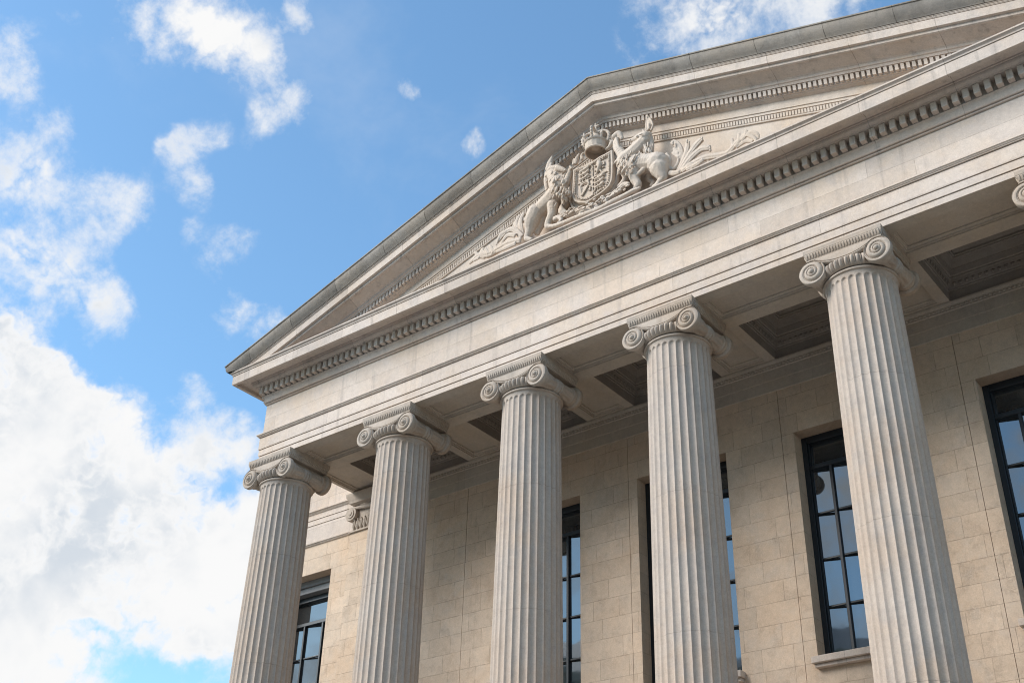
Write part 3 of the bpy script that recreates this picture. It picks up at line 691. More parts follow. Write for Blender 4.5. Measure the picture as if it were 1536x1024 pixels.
UNI_MANE = [[[11.4,-1.197,17.943,0.026],[11.392,-1.215,17.875,0.032],[11.354,-1.199,17.858,0.011]],[[11.24,-1.13,17.712,0.024],[11.236,-1.148,17.643,0.03],[11.201,-1.132,17.624,0.011]],[[11.439,-1.204,17.847,0.025],[11.444,-1.222,17.773,0.032],[11.417,-1.206,17.751,0.011]],[[11.428,-1.271,17.717,0.017],[11.43,-1.289,17.645,0.021],[11.401,-1.273,17.623,0.011]],[[11.701,-1.141,17.765,0.017],[11.682,-1.159,17.703,0.021],[11.634,-1.143,17.691,0.011]],[[11.783,-1.177,17.686,0.022],[11.759,-1.195,17.627,0.027],[11.706,-1.179,17.618,0.011]],[[11.748,-1.264,17.748,0.016],[11.726,-1.282,17.687,0.02],[11.674,-1.266,17.678,0.011]],[[11.641,-1.266,17.543,0.025],[11.617,-1.284,17.484,0.031],[11.563,-1.268,17.475,0.011]],[[11.22,-1.131,18.084,0.014],[11.207,-1.149,18.018,0.018],[11.163,-1.133,18.003,0.011]],[[11.354,-1.203,17.85,0.022],[11.357,-1.221,17.777,0.027],[11.329,-1.205,17.755,0.011]],[[11.254,-1.15,17.884,0.016],[11.239,-1.168,17.819,0.019],[11.193,-1.152,17.806,0.011]],[[11.444,-1.092,17.8,0.025],[11.423,-1.11,17.739,0.031],[11.371,-1.094,17.729,0.011]],[[11.644,-1.22,18.016,0.019],[11.643,-1.238,17.945,0.024],[11.613,-1.222,17.924,0.011]],[[11.79,-1.097,17.737,0.018],[11.785,-1.115,17.668,0.022],[11.751,-1.099,17.649,0.011]],[[11.433,-1.223,17.953,0.015],[11.419,-1.241,17.889,0.018],[11.374,-1.225,17.875,0.011]],[[11.348,-1.155,17.859,0.016],[11.336,-1.173,17.793,0.02],[11.294,-1.157,17.777,0.011]],[[11.433,-1.08,17.801,0.016],[11.42,-1.098,17.736,0.02],[11.376,-1.082,17.721,0.011]],[[11.215,-1.135,18.059,0.02],[11.202,-1.153,17.993,0.025],[11.157,-1.137,17.979,0.011]],[[11.507,-1.256,17.618,0.016],[11.502,-1.274,17.55,0.02],[11.467,-1.258,17.531,0.011]],[[11.319,-1.184,17.841,0.019],[11.327,-1.202,17.766,0.023],[11.304,-1.186,17.741,0.011]],[[11.412,-1.265,17.738,0.022],[11.406,-1.283,17.669,0.028],[11.37,-1.267,17.651,0.011]],[[11.835,-1.207,17.846,0.024],[11.812,-1.225,17.786,0.029],[11.76,-1.209,17.777,0.011]],[[11.425,-1.2,17.909,0.017],[11.403,-1.218,17.848,0.022],[11.351,-1.202,17.838,0.011]],[[11.23,-1.122,18.056,0.016],[11.232,-1.14,17.983,0.019],[11.202,-1.124,17.961,0.011]],[[11.32,-1.169,18.037,0.026],[11.299,-1.187,17.975,0.032],[11.248,-1.171,17.964,0.011]],[[11.586,-1.14,17.753,0.021],[11.567,-1.158,17.691,0.026],[11.518,-1.142,17.68,0.011]],[[11.543,-1.237,17.416,0.023],[11.519,-1.255,17.357,0.029],[11.465,-1.239,17.348,0.011]],[[11.449,-1.076,18.05,0.019],[11.444,-1.094,17.98,0.023],[11.409,-1.078,17.961,0.011]],[[11.471,-1.084,18.249,0.023],[11.456,-1.102,18.184,0.028],[11.411,-1.086,18.17,0.011]],[[11.46,-1.192,17.827,0.022],[11.438,-1.21,17.766,0.027],[11.387,-1.194,17.756,0.011]],[[11.321,-1.195,17.664,0.02],[11.304,-1.213,17.602,0.024],[11.255,-1.197,17.59,0.011]],[[11.643,-1.199,17.47,0.022],[11.634,-1.217,17.404,0.027],[11.596,-1.201,17.388,0.011]],[[11.842,-1.114,17.911,0.016],[11.846,-1.132,17.838,0.019],[11.82,-1.116,17.815,0.011]],[[11.704,-1.201,17.619,0.02],[11.697,-1.219,17.551,0.025],[11.661,-1.203,17.534,0.011]],[[11.675,-1.256,17.7,0.024],[11.675,-1.274,17.629,0.03],[11.646,-1.258,17.608,0.011]],[[11.623,-1.129,17.458,0.023],[11.599,-1.147,17.399,0.029],[11.545,-1.131,17.39,0.011]],[[11.534,-1.253,17.872,0.024],[11.543,-1.271,17.795,0.03],[11.522,-1.255,17.77,0.011]],[[11.272,-1.149,17.645,0.02],[11.251,-1.167,17.584,0.025],[11.199,-1.151,17.573,0.011]],[[11.265,-1.143,17.771,0.023],[11.255,-1.161,17.704,0.028],[11.214,-1.145,17.688,0.011]],[[11.321,-1.151,18.078,0.019],[11.321,-1.169,18.006,0.024],[11.289,-1.153,17.985,0.011]],[[11.84,-1.206,17.763,0.022],[11.831,-1.224,17.696,0.028],[11.792,-1.208,17.68,0.011]],[[11.466,-1.124,17.985,0.019],[11.454,-1.142,17.919,0.023],[11.412,-1.126,17.903,0.011]],[[11.626,-1.241,17.94,0.014],[11.609,-1.259,17.878,0.017],[11.561,-1.243,17.866,0.011]],[[11.78,-1.206,17.685,0.016],[11.763,-1.224,17.623,0.02],[11.716,-1.208,17.611,0.011]],[[11.352,-1.198,17.747,0.022],[11.332,-1.216,17.685,0.027],[11.281,-1.2,17.674,0.011]],[[11.426,-1.246,17.549,0.024],[11.416,-1.264,17.483,0.03],[11.376,-1.248,17.467,0.011]],[[11.5,-1.161,17.876,0.015],[11.49,-1.179,17.809,0.018],[11.449,-1.163,17.793,0.011]],[[11.147,-1.086,18.065,0.025],[11.131,-1.104,18.001,0.031],[11.083,-1.088,17.988,0.012]],[[11.315,-1.194,17.901,0.022],[11.303,-1.212,17.836,0.027],[11.259,-1.196,17.821,0.011]],[[11.287,-1.155,18.041,0.018],[11.299,-1.173,17.963,0.022],[11.28,-1.157,17.936,0.011]],[[11.357,-1.072,18.165,0.02],[11.352,-1.09,18.095,0.025],[11.317,-1.074,18.076,0.011]],[[11.592,-1.198,17.921,0.018],[11.57,-1.216,17.861,0.023],[11.518,-1.2,17.851,0.011]],[[11.488,-1.143,17.89,0.014],[11.464,-1.161,17.831,0.018],[11.409,-1.145,17.822,0.011]],[[11.7,-1.224,17.616,0.02],[11.682,-1.242,17.554,0.024],[11.634,-1.226,17.543,0.011]],[[11.676,-1.085,17.718,0.02],[11.681,-1.103,17.644,0.025],[11.655,-1.087,17.621,0.011]],[[11.766,-1.265,17.801,0.018],[11.764,-1.283,17.731,0.022],[11.731,-1.267,17.712,0.011]],[[11.457,-1.181,17.796,0.024],[11.436,-1.199,17.735,0.03],[11.385,-1.183,17.725,0.011]],[[11.235,-1.151,18.026,0.024],[11.225,-1.169,17.959,0.029],[11.184,-1.153,17.943,0.011]],[[11.428,-1.149,18.013,0.025],[11.417,-1.167,17.947,0.032],[11.374,-1.151,17.932,0.011]],[[11.255,-1.163,17.916,0.023],[11.243,-1.181,17.851,0.028],[11.2,-1.165,17.836,0.011]],[[11.26,-1.15,17.744,0.025],[11.262,-1.168,17.672,0.031],[11.232,-1.152,17.651,0.011]],[[11.456,-1.194,17.822,0.023],[11.461,-1.212,17.748,0.029],[11.436,-1.196,17.724,0.011]],[[11.516,-1.188,17.994,0.015],[11.5,-1.206,17.931,0.019],[11.453,-1.19,17.918,0.011]],[[11.645,-1.135,17.915,0.019],[11.653,-1.153,17.839,0.024],[11.631,-1.137,17.814,0.011]],[[11.739,-1.269,17.795,0.016],[11.743,-1.287,17.722,0.02],[11.717,-1.271,17.699,0.011]],[[11.462,-1.258,17.602,0.019],[11.468,-1.276,17.528,0.024],[11.443,-1.26,17.505,0.011]],[[11.531,-1.264,17.468,0.016],[11.53,-1.282,17.398,0.02],[11.498,-1.266,17.378,0.011]],[[11.646,-1.262,17.543,0.016],[11.652,-1.28,17.469,0.02],[11.629,-1.264,17.445,0.011]],[[11.148,-1.087,18.078,0.018],[11.156,-1.105,18.002,0.023],[11.133,-1.089,17.977,0.012]],[[11.298,-1.177,17.657,0.015],[11.303,-1.195,17.583,0.018],[11.278,-1.179,17.56,0.011]],[[12.048,-1.158,18.082,0.021],[12.05,-1.176,17.985,0.026],[12.037,-1.16,17.937,0.011]],[[11.938,-1.147,18.087,0.02],[11.959,-1.165,17.98,0.024],[11.964,-1.149,17.922,0.011]],[[11.925,-1.075,18.166,0.015],[11.945,-1.093,18.06,0.019],[11.95,-1.077,18.002,0.011]],[[11.978,-1.161,18.0,0.021],[11.99,-1.179,17.898,0.026],[11.987,-1.163,17.845,0.011]],[[11.969,-1.131,17.784,0.016],[11.995,-1.149,17.676,0.02],[12.006,-1.133,17.616,0.011]],[[11.972,-1.15,18.021,0.019],[12.008,-1.168,17.907,0.023],[12.029,-1.152,17.841,0.011]],[[11.804,-1.115,17.944,0.017],[11.805,-1.133,17.848,0.022],[11.79,-1.117,17.801,0.011]],[[11.996,-1.185,17.912,0.014],[12.008,-1.203,17.81,0.017],[12.004,-1.187,17.758,0.011]],[[11.977,-1.174,17.81,0.02],[12.003,-1.192,17.702,0.025],[12.014,-1.176,17.642,0.011]],[[12.057,-1.131,17.936,0.015],[12.094,-1.149,17.822,0.019],[12.116,-1.133,17.756,0.011]],[[11.765,-1.095,18.034,0.015],[11.806,-1.113,17.918,0.019],[11.832,-1.097,17.85,0.011]],[[11.907,-1.052,18.026,0.013],[11.901,-1.07,17.933,0.017],[11.88,-1.054,17.889,0.011]],[[11.956,-1.117,17.997,0.018],[11.947,-1.135,17.906,0.022],[11.923,-1.119,17.863,0.011]],[[11.976,-1.126,17.987,0.015],[12.003,-1.144,17.878,0.018],[12.015,-1.128,17.817,0.011]],[[12.014,-1.143,17.789,0.02],[12.026,-1.161,17.688,0.025],[12.023,-1.145,17.635,0.011]],[[12.042,-1.084,17.971,0.018],[12.081,-1.102,17.856,0.023],[12.104,-1.086,17.789,0.011]],[[12.055,-1.145,17.913,0.021],[12.069,-1.163,17.811,0.026],[12.067,-1.147,17.757,0.011]],[[11.867,-1.069,18.073,0.014],[11.88,-1.087,17.97,0.018],[11.878,-1.071,17.916,0.011]],[[11.994,-1.16,17.988,0.014],[12.025,-1.178,17.877,0.017],[12.04,-1.162,17.814,0.011]],[[12.102,-1.103,18.038,0.013],[12.092,-1.121,17.948,0.016],[12.067,-1.105,17.906,0.011]],[[12.095,-1.038,18.098,0.019],[12.102,-1.056,17.998,0.024],[12.094,-1.04,17.947,0.011]],[[12.006,-1.187,17.868,0.013],[11.996,-1.205,17.778,0.016],[11.97,-1.189,17.737,0.011]]]
LEAF_RIGHT = [[[12.537,-0.85,17.177,0.044],[12.653,-0.85,17.418,0.058],[12.698,-0.85,17.674,0.067],[12.619,-0.85,17.926,0.072],[12.502,-0.85,18.082,0.063]],[[12.566,-0.95,17.942,0.058]],[[12.544,-0.88,17.849,0.04],[12.638,-0.88,17.666,0.045]],[[12.503,-0.88,17.753,0.036],[12.647,-0.88,17.545,0.045]],[[12.595,-0.9,17.126,0.049],[12.786,-0.9,17.421,0.058],[12.882,-0.9,17.661,0.062],[12.902,-0.9,17.826,0.053]],[[12.937,-0.98,17.775,0.053]],[[12.652,-0.95,17.053,0.053],[12.893,-0.95,17.343,0.066],[13.11,-0.95,17.567,0.075],[13.268,-0.95,17.669,0.075]],[[13.325,-1.02,17.613,0.061]],[[12.72,-1.0,16.997,0.053],[13.007,-1.0,17.239,0.07],[13.267,-1.0,17.359,0.079],[13.462,-1.0,17.304,0.07]],[[13.524,-1.07,17.188,0.069]],[[12.802,-1.02,16.988,0.057],[13.068,-1.02,17.058,0.074],[13.368,-1.02,17.066,0.078],[13.657,-1.02,16.975,0.073],[13.896,-1.02,16.932,0.068],[14.099,-1.02,17.062,0.068],[14.301,-1.02,17.181,0.064],[14.491,-1.02,17.171,0.055],[14.612,-1.02,17.051,0.042],[14.611,-1.02,16.94,0.029]],[[13.902,-1.03,16.933,0.043],[14.027,-1.03,17.047,0.043],[14.024,-1.03,17.246,0.034]],[[14.095,-1.04,16.994,0.043],[14.185,-1.04,17.098,0.043],[14.201,-1.04,17.287,0.034]],[[14.256,-1.04,17.089,0.043],[14.339,-1.04,17.158,0.043],[14.374,-1.04,17.286,0.034]],[[14.117,-1.02,16.98,0.047],[14.336,-1.02,17.028,0.051],[14.488,-1.02,16.938,0.042]],[[14.387,-1.05,17.154,0.038],[14.53,-1.05,17.006,0.038],[14.575,-1.05,16.888,0.029]],[[12.934,-1.06,16.94,0.061],[13.135,-1.06,16.941,0.065],[13.317,-1.06,16.996,0.043]],[[12.989,-1.06,17.02,0.078],[13.082,-1.06,16.9,0.061]],[[12.471,-1.02,17.094,0.053],[12.585,-1.02,17.021,0.062],[12.712,-1.02,16.998,0.053]],[[13.358,-1.0,17.085,0.039],[13.421,-1.0,16.929,0.035]]]
LEAF_LEFT = [[[8.317,-0.85,18.0,0.044],[8.223,-0.85,17.809,0.059],[8.255,-0.85,17.55,0.063],[8.297,-0.85,17.35,0.053]],[[8.17,-0.82,18.024,0.039],[8.075,-0.82,17.858,0.054],[8.133,-0.82,17.587,0.054]],[[8.021,-0.8,17.901,0.034],[7.976,-0.8,17.767,0.044],[8.031,-0.8,17.59,0.044]],[[8.329,-0.92,17.245,0.067],[8.075,-0.92,17.576,0.073],[7.827,-0.92,17.589,0.068],[7.585,-0.92,17.403,0.044]],[[8.178,-0.98,17.311,0.058],[7.942,-0.98,17.416,0.058],[7.738,-0.98,17.24,0.034]],[[7.869,-0.95,17.6,0.039],[7.684,-0.95,17.561,0.039],[7.569,-0.95,17.307,0.029]],[[8.358,-1.0,17.076,0.086],[8.028,-1.0,17.137,0.096],[7.722,-1.0,17.102,0.097],[7.413,-1.0,17.079,0.097],[7.194,-1.0,17.197,0.083],[7.199,-1.0,17.34,0.044]],[[8.25,-1.06,16.993,0.057],[8.007,-1.06,16.991,0.058],[7.7,-1.06,16.992,0.043]],[[7.567,-1.05,17.038,0.044],[7.497,-1.05,17.206,0.044],[7.443,-1.05,17.302,0.029]],[[7.409,-1.05,17.075,0.044],[7.32,-1.05,17.246,0.039]],[[7.288,-1.0,17.066,0.068],[7.03,-1.0,17.17,0.069],[6.794,-1.0,17.064,0.039]],[[7.085,-1.02,17.172,0.044],[6.963,-1.02,17.321,0.034]],[[7.119,-1.04,17.073,0.044],[6.961,-1.04,17.061,0.039]]]
RIBBON = [[[9.378,-1.0,17.24,0.077],[9.527,-1.05,17.198,0.068],[9.605,-1.08,17.058,0.054],[9.536,-1.1,16.992,0.045]],[[9.551,-0.95,17.595,0.059],[9.546,-1.0,17.393,0.077],[9.713,-1.0,17.23,0.09],[9.948,-1.02,17.137,0.094],[10.188,-1.05,17.064,0.089],[10.398,-1.08,17.032,0.089],[10.612,-1.08,17.017,0.084],[10.824,-1.08,17.029,0.079],[10.998,-1.06,17.128,0.075],[11.144,-1.04,17.211,0.07],[11.304,-1.04,17.303,0.066],[11.42,-1.06,17.261,0.057]],[[9.229,-1.1,17.018,0.05],[9.546,-1.15,16.901,0.054],[9.925,-1.18,16.85,0.062],[10.345,-1.2,16.813,0.062],[10.743,-1.2,16.795,0.057],[11.137,-1.2,16.832,0.061],[11.396,-1.2,16.848,0.056],[11.628,-1.2,16.875,0.052],[11.805,-1.2,16.872,0.043]],[[9.692,-1.2,17.057,0.028],[9.756,-1.22,17.054,0.016]],[[9.763,-1.2,17.014,0.023],[9.826,-1.22,17.012,0.018]],[[9.833,-1.2,17.112,0.024],[9.897,-1.22,17.11,0.016]],[[9.903,-1.2,17.023,0.026],[9.967,-1.22,17.021,0.021]],[[9.973,-1.2,17.043,0.028],[10.037,-1.22,17.041,0.016]],[[10.043,-1.2,17.105,0.023],[10.106,-1.22,17.102,0.017]],[[10.113,-1.2,17.003,0.031],[10.176,-1.22,17.0,0.019]],[[10.182,-1.2,17.077,0.034],[10.245,-1.22,17.074,0.02]],[[10.252,-1.2,17.079,0.025],[10.314,-1.22,17.077,0.014]],[[10.32,-1.2,17.001,0.032],[10.383,-1.22,16.999,0.02]],[[10.39,-1.2,17.102,0.029],[10.452,-1.22,17.099,0.021]],[[10.458,-1.2,17.045,0.029],[10.52,-1.22,17.043,0.016]],[[10.527,-1.2,17.02,0.024],[10.588,-1.22,17.017,0.013]],[[10.596,-1.2,17.11,0.031],[10.658,-1.22,17.107,0.021]],[[10.663,-1.2,17.015,0.034],[10.725,-1.22,17.012,0.017]],[[10.732,-1.2,17.051,0.031],[10.793,-1.22,17.048,0.021]],[[10.8,-1.2,17.097,0.033],[10.861,-1.22,17.094,0.018]],[[10.866,-1.2,16.999,0.027],[10.927,-1.22,16.996,0.018]],[[10.935,-1.2,17.083,0.024],[10.996,-1.22,17.08,0.015]],[[11.002,-1.2,17.068,0.031],[11.063,-1.22,17.066,0.022]],[[11.068,-1.2,17.003,0.029],[11.128,-1.22,17.0,0.017]],[[11.137,-1.2,17.104,0.026],[11.197,-1.22,17.101,0.017]],[[11.202,-1.2,17.034,0.032],[11.262,-1.22,17.032,0.017]],[[11.269,-1.2,17.026,0.034],[11.328,-1.22,17.023,0.014]],[[11.337,-1.2,17.106,0.026],[11.397,-1.22,17.103,0.018]],[[11.401,-1.2,17.007,0.027],[11.46,-1.22,17.005,0.02]],[[9.574,-1.02,17.564,0.028],[9.586,-1.02,17.427,0.056],[9.661,-1.02,17.285,0.075]],[[9.805,-1.1,17.168,0.047],[10.033,-1.1,17.122,0.051],[10.258,-1.1,17.105,0.041]],[[10.271,-1.12,16.941,0.046],[10.549,-1.12,16.957,0.05],[10.824,-1.12,17.001,0.041]],[[10.811,-1.1,16.992,0.045],[11.086,-1.1,17.093,0.054],[11.358,-1.1,17.194,0.045]],[[9.953,-0.98,18.656,0.053],[9.989,-0.98,18.793,0.053],[10.048,-0.98,18.901,0.019]],[[9.897,-1.0,18.639,0.043],[9.909,-1.0,18.77,0.038]],[[10.129,-0.98,18.692,0.048],[10.118,-0.98,18.822,0.038],[10.188,-0.98,18.867,0.019]],[[10.958,-1.207,16.977,0.013],[11.002,-1.225,16.97,0.016],[11.041,-1.209,16.983,0.011]],[[11.236,-1.21,17.041,0.021],[11.286,-1.228,17.031,0.026],[11.33,-1.212,17.041,0.011]],[[10.619,-1.202,16.875,0.017],[10.661,-1.22,16.87,0.021],[10.698,-1.204,16.883,0.011]],[[11.397,-1.179,17.137,0.016],[11.443,-1.197,17.129,0.02],[11.484,-1.181,17.14,0.011]],[[10.876,-1.232,16.909,0.023],[10.933,-1.25,16.897,0.029],[10.984,-1.234,16.904,0.011]],[[10.496,-1.212,17.034,0.013],[10.536,-1.23,17.03,0.016],[10.57,-1.214,17.045,0.011]],[[10.936,-1.244,16.93,0.015],[10.968,-1.262,16.93,0.019],[10.994,-1.246,16.949,0.011]],[[9.874,-1.21,17.1,0.02],[9.904,-1.228,17.101,0.025],[9.928,-1.212,17.121,0.012]],[[9.926,-1.141,17.123,0.021],[9.967,-1.159,17.118,0.026],[10.002,-1.143,17.133,0.012]],[[10.844,-1.231,16.964,0.019],[10.874,-1.249,16.964,0.023],[10.899,-1.233,16.983,0.011]],[[10.943,-1.24,16.937,0.022],[10.974,-1.258,16.937,0.028],[10.999,-1.242,16.956,0.011]],[[10.844,-1.204,17.076,0.014],[10.87,-1.222,17.078,0.018],[10.892,-1.206,17.099,0.011]],[[11.452,-1.185,17.091,0.021],[11.505,-1.203,17.079,0.027],[11.553,-1.187,17.087,0.011]],[[9.845,-1.208,17.087,0.015],[9.898,-1.226,17.077,0.019],[9.946,-1.21,17.087,0.012]],[[10.771,-1.161,16.987,0.016],[10.8,-1.179,16.987,0.02],[10.824,-1.163,17.007,0.011]],[[10.208,-1.215,16.907,0.023],[10.255,-1.233,16.901,0.029],[10.295,-1.217,16.913,0.011]],[[10.285,-1.216,16.929,0.014],[10.327,-1.234,16.924,0.018],[10.363,-1.218,16.938,0.011]],[[9.778,-1.144,17.073,0.018],[9.829,-1.162,17.065,0.023],[9.874,-1.146,17.075,0.012]],[[10.455,-1.195,16.994,0.019],[10.509,-1.213,16.983,0.023],[10.558,-1.197,16.991,0.011]],[[10.826,-1.219,17.027,0.019],[10.866,-1.237,17.022,0.023],[10.901,-1.221,17.037,0.011]],[[11.147,-1.195,17.1,0.021],[11.181,-1.213,17.098,0.026],[11.211,-1.197,17.115,0.011]],[[11.458,-1.185,17.145,0.023],[11.51,-1.203,17.134,0.029],[11.557,-1.187,17.142,0.011]],[[10.163,-1.179,16.927,0.014],[10.21,-1.197,16.92,0.018],[10.251,-1.181,16.932,0.011]],[[9.766,-1.155,17.1,0.014],[9.793,-1.173,17.103,0.018],[9.813,-1.157,17.124,0.012]],[[9.859,-1.137,17.218,0.021],[9.904,-1.155,17.212,0.026],[9.942,-1.139,17.225,0.012]],[[10.622,-1.213,16.876,0.018],[10.652,-1.231,16.877,0.022],[10.676,-1.215,16.896,0.011]],[[11.211,-1.19,17.023,0.019],[11.256,-1.208,17.016,0.023],[11.297,-1.192,17.027,0.011]],[[11.146,-1.18,17.067,0.023],[11.202,-1.198,17.054,0.029],[11.253,-1.182,17.061,0.011]],[[11.457,-1.181,17.158,0.023],[11.49,-1.199,17.156,0.029],[11.518,-1.183,17.173,0.011]],[[9.843,-1.204,17.113,0.024],[9.895,-1.222,17.104,0.03],[9.94,-1.206,17.114,0.012]],[[10.169,-1.162,16.922,0.018],[10.211,-1.18,16.917,0.022],[10.247,-1.164,16.932,0.011]],[[11.221,-1.207,17.115,0.019],[11.263,-1.225,17.109,0.024],[11.3,-1.209,17.122,0.011]],[[11.258,-1.193,17.045,0.019],[11.302,-1.211,17.038,0.023],[11.342,-1.195,17.05,0.011]],[[10.628,-1.182,16.9,0.017],[10.686,-1.2,16.888,0.021],[10.739,-1.184,16.894,0.011]],[[10.554,-1.245,16.935,0.018],[10.583,-1.263,16.935,0.023],[10.607,-1.247,16.955,0.011]],[[11.464,-1.157,17.182,0.016],[11.498,-1.175,17.18,0.021],[11.527,-1.159,17.197,0.011]],[[11.157,-1.191,17.066,0.022],[11.204,-1.209,17.058,0.028],[11.247,-1.193,17.069,0.011]],[[9.85,-1.209,17.098,0.015],[9.889,-1.227,17.095,0.019],[9.922,-1.211,17.111,0.012]],[[11.264,-1.153,17.088,0.015],[11.303,-1.171,17.084,0.019],[11.337,-1.155,17.099,0.011]],[[10.288,-1.205,16.923,0.023],[10.332,-1.223,16.918,0.029],[10.37,-1.207,16.931,0.011]],[[11.38,-1.157,17.124,0.021],[11.411,-1.175,17.123,0.027],[11.438,-1.159,17.142,0.011]],[[10.562,-1.241,16.967,0.022],[10.6,-1.259,16.963,0.028],[10.632,-1.243,16.979,0.011]],[[10.934,-1.23,16.889,0.019],[10.963,-1.248,16.89,0.023],[10.986,-1.232,16.91,0.011]],[[10.214,-1.232,16.971,0.013],[10.252,-1.25,16.968,0.016],[10.284,-1.234,16.985,0.011]],[[9.734,-1.139,17.17,0.018],[9.765,-1.157,17.171,0.023],[9.79,-1.141,17.191,0.012]],[[10.159,-1.212,16.997,0.02],[10.208,-1.23,16.989,0.025],[10.251,-1.214,17.0,0.011]]]
SHIELD = [[9.967,18.36],[10.107,18.356],[10.301,18.318],[10.495,18.339],[10.714,18.389],[10.878,18.394],[11.062,18.418],[11.072,18.019],[11.062,17.736],[11.034,17.522],[10.965,17.4],[10.831,17.323],[10.67,17.273],[10.535,17.252],[10.427,17.218],[10.292,17.219],[10.129,17.296],[10.006,17.402],[9.943,17.532],[9.932,17.71],[9.95,18.051]]
BACK = [[9.834,18.438],[10.205,18.462],[11.029,18.488],[11.156,18.189],[11.147,17.846],[11.086,17.533],[10.948,17.316],[10.627,17.215],[10.33,17.184],[10.03,17.238],[9.838,17.356],[9.76,17.593],[9.755,17.887],[9.783,18.226]]
ICO = []
for sub in (1, 2):
    q = bmesh.new(); bmesh.ops.create_icosphere(q, subdivisions=sub, radius=1)
    q.verts.ensure_lookup_table()
    ICO.append(([tuple(v.co) for v in q.verts], [[v.index for v in f.verts] for f in q.faces])); q.free()
def blob(chains, dens=.4):
    vs, fs = [], []
    for ch in chains:
        for (a, b) in zip(ch[:-1], ch[1:]) if len(ch) > 1 else [(ch[0], ch[0])]:
            A, Bv = Vector(a[:3]), Vector(b[:3]); L = (Bv - A).length
            n = max(1, int(L / (max(.012, min(a[3], b[3])) * dens)))
            for k in range(n + 1):
                t = k / n; r = max(.012, a[3] + (b[3] - a[3]) * t); c = A.lerp(Bv, t)
                V, F = ICO[1 if r > .05 else 0]; o = len(vs)
                vs += [(c.x + r * v[0], c.y + r * v[1], c.z + r * v[2]) for v in V]
                fs += [[i + o for i in f] for f in F]
    me = bpy.data.meshes.new('lump'); me.from_pydata(vs, [], fs)
    bm = bmesh.new(); bm.from_mesh(me); bpy.data.meshes.remove(me)
    return bm
def smooth_path(ch, m=4):
    if len(ch) < 3: return ch
    out = []
    P = [Vector(c) for c in ch]
    for i in range(len(P) - 1):
        p0, p1, p2, p3 = P[max(i - 1, 0)], P[i], P[i + 1], P[min(i + 2, len(P) - 1)]
        for k in range(m):
            t = k / m
            out.append(tuple(.5 * ((2 * p1) + (p2 - p0) * t + (2 * p0 - 5 * p1 + 4 * p2 - p3) * t * t + (3 * p1 - p0 - 3 * p2 + p3) * t ** 3)))
    out.append(tuple(P[-1]))
    return out
TEX = bpy.data.textures.new('carving', 'CLOUDS'); TEX.noise_scale = .05; TEX.noise_depth = 2
def carve(name, chains, base, mat, label=None, cat=None, parent=None, voxel=.016, disp=.022, sm=3):
    bm = blob([smooth_path(c) for c in chains])
    o = link(name, bm, mat, parent, base, 'all')
    if not parent: o.location = base
    r = o.modifiers.new('union', 'REMESH'); r.mode = 'VOXEL'; r.voxel_size = voxel; r.use_smooth_shade = True
    s = o.modifiers.new('soften', 'SMOOTH'); s.factor = .5; s.iterations = sm
    if disp:
        d = o.modifiers.new('chisel', 'DISPLACE'); d.texture = TEX; d.strength = disp; d.mid_level = .5; d.texture_coords = 'GLOBAL'
    if label: tag(o, label, cat)
    return o
lion = carve('lion_statue', LION, (8.6, -1.0, 16.7), M_CARVE, 'carved stone lion rearing beside the shield, snarling open mouth and shaggy mane', 'statue', voxel=.012, disp=.008, sm=2)
carve('mane', [[tuple(q) for q in c] for c in LION_MANE], (0, 0, 0), M_CARVE, parent=lion, voxel=.010, disp=.008, sm=1).location = (-8.6, 1.0, -16.7)
uni = carve('unicorn_statue', UNICORN, (11.8, -1.0, 16.7), M_CARVE, 'carved stone unicorn with upright horn standing on the far side of the shield', 'statue', voxel=.012, disp=.008, sm=2)
carve('mane', UNI_MANE, (0, 0, 0), M_CARVE, parent=uni, voxel=.010, disp=.008, sm=1).location = (-11.8, 1.0, -16.7)
carve('horn', HORN, (0, 0, 0), M_CARVE, parent=uni, voxel=.010, disp=.008, sm=1).location = (-11.8, 1.0, -16.7)
def grooves(chains):
    """acanthus: each stem split into three side-by-side ribs"""
    out = []
    for c in chains:
        p = smooth_path([tuple(q) for q in c], 5)
        for o_ in (-.62, 0, .62):
            n = []
            for i, q in enumerate(p):
                a, b = Vector(p[max(i - 1, 0)][:3]), Vector(p[min(i + 1, len(p) - 1)][:3])
                d = (b - a); pn = Vector((-d.z, 0, d.x)); pn = pn.normalized() if pn.length > 1e-6 else Vector((0, 0, 1))
                v = Vector(q[:3]) + pn * q[3] * o_ + Vector((0, -q[3] * .25 * (1 - abs(o_)), 0))
                n.append((v.x, v.y, v.z, q[3] * .52))
            out.append(n)
    return out
carve('leaf_scroll', grooves(LEAF_RIGHT), (13.2, -1.0, 16.7), M_CARVE, 'carved acanthus scroll with fanned leaves and a long curling tip behind the unicorn', 'carving', voxel=.011, disp=.008, sm=1)
carve('leaf_scroll', grooves(LEAF_LEFT), (7.6, -1.0, 16.7), M_CARVE, 'smaller carved acanthus scroll trailing down behind the lion to the cornice', 'carving', voxel=.011, disp=.008, sm=1)
carve('ribbon_base', [[tuple(q) for q in c] for c in RIBBON], (10.2, -1.1, 16.7), M_CARVE, 'carved stone ribbon and leafy ledge beneath the shield and animals', 'carving', voxel=.012, disp=.014, sm=1)

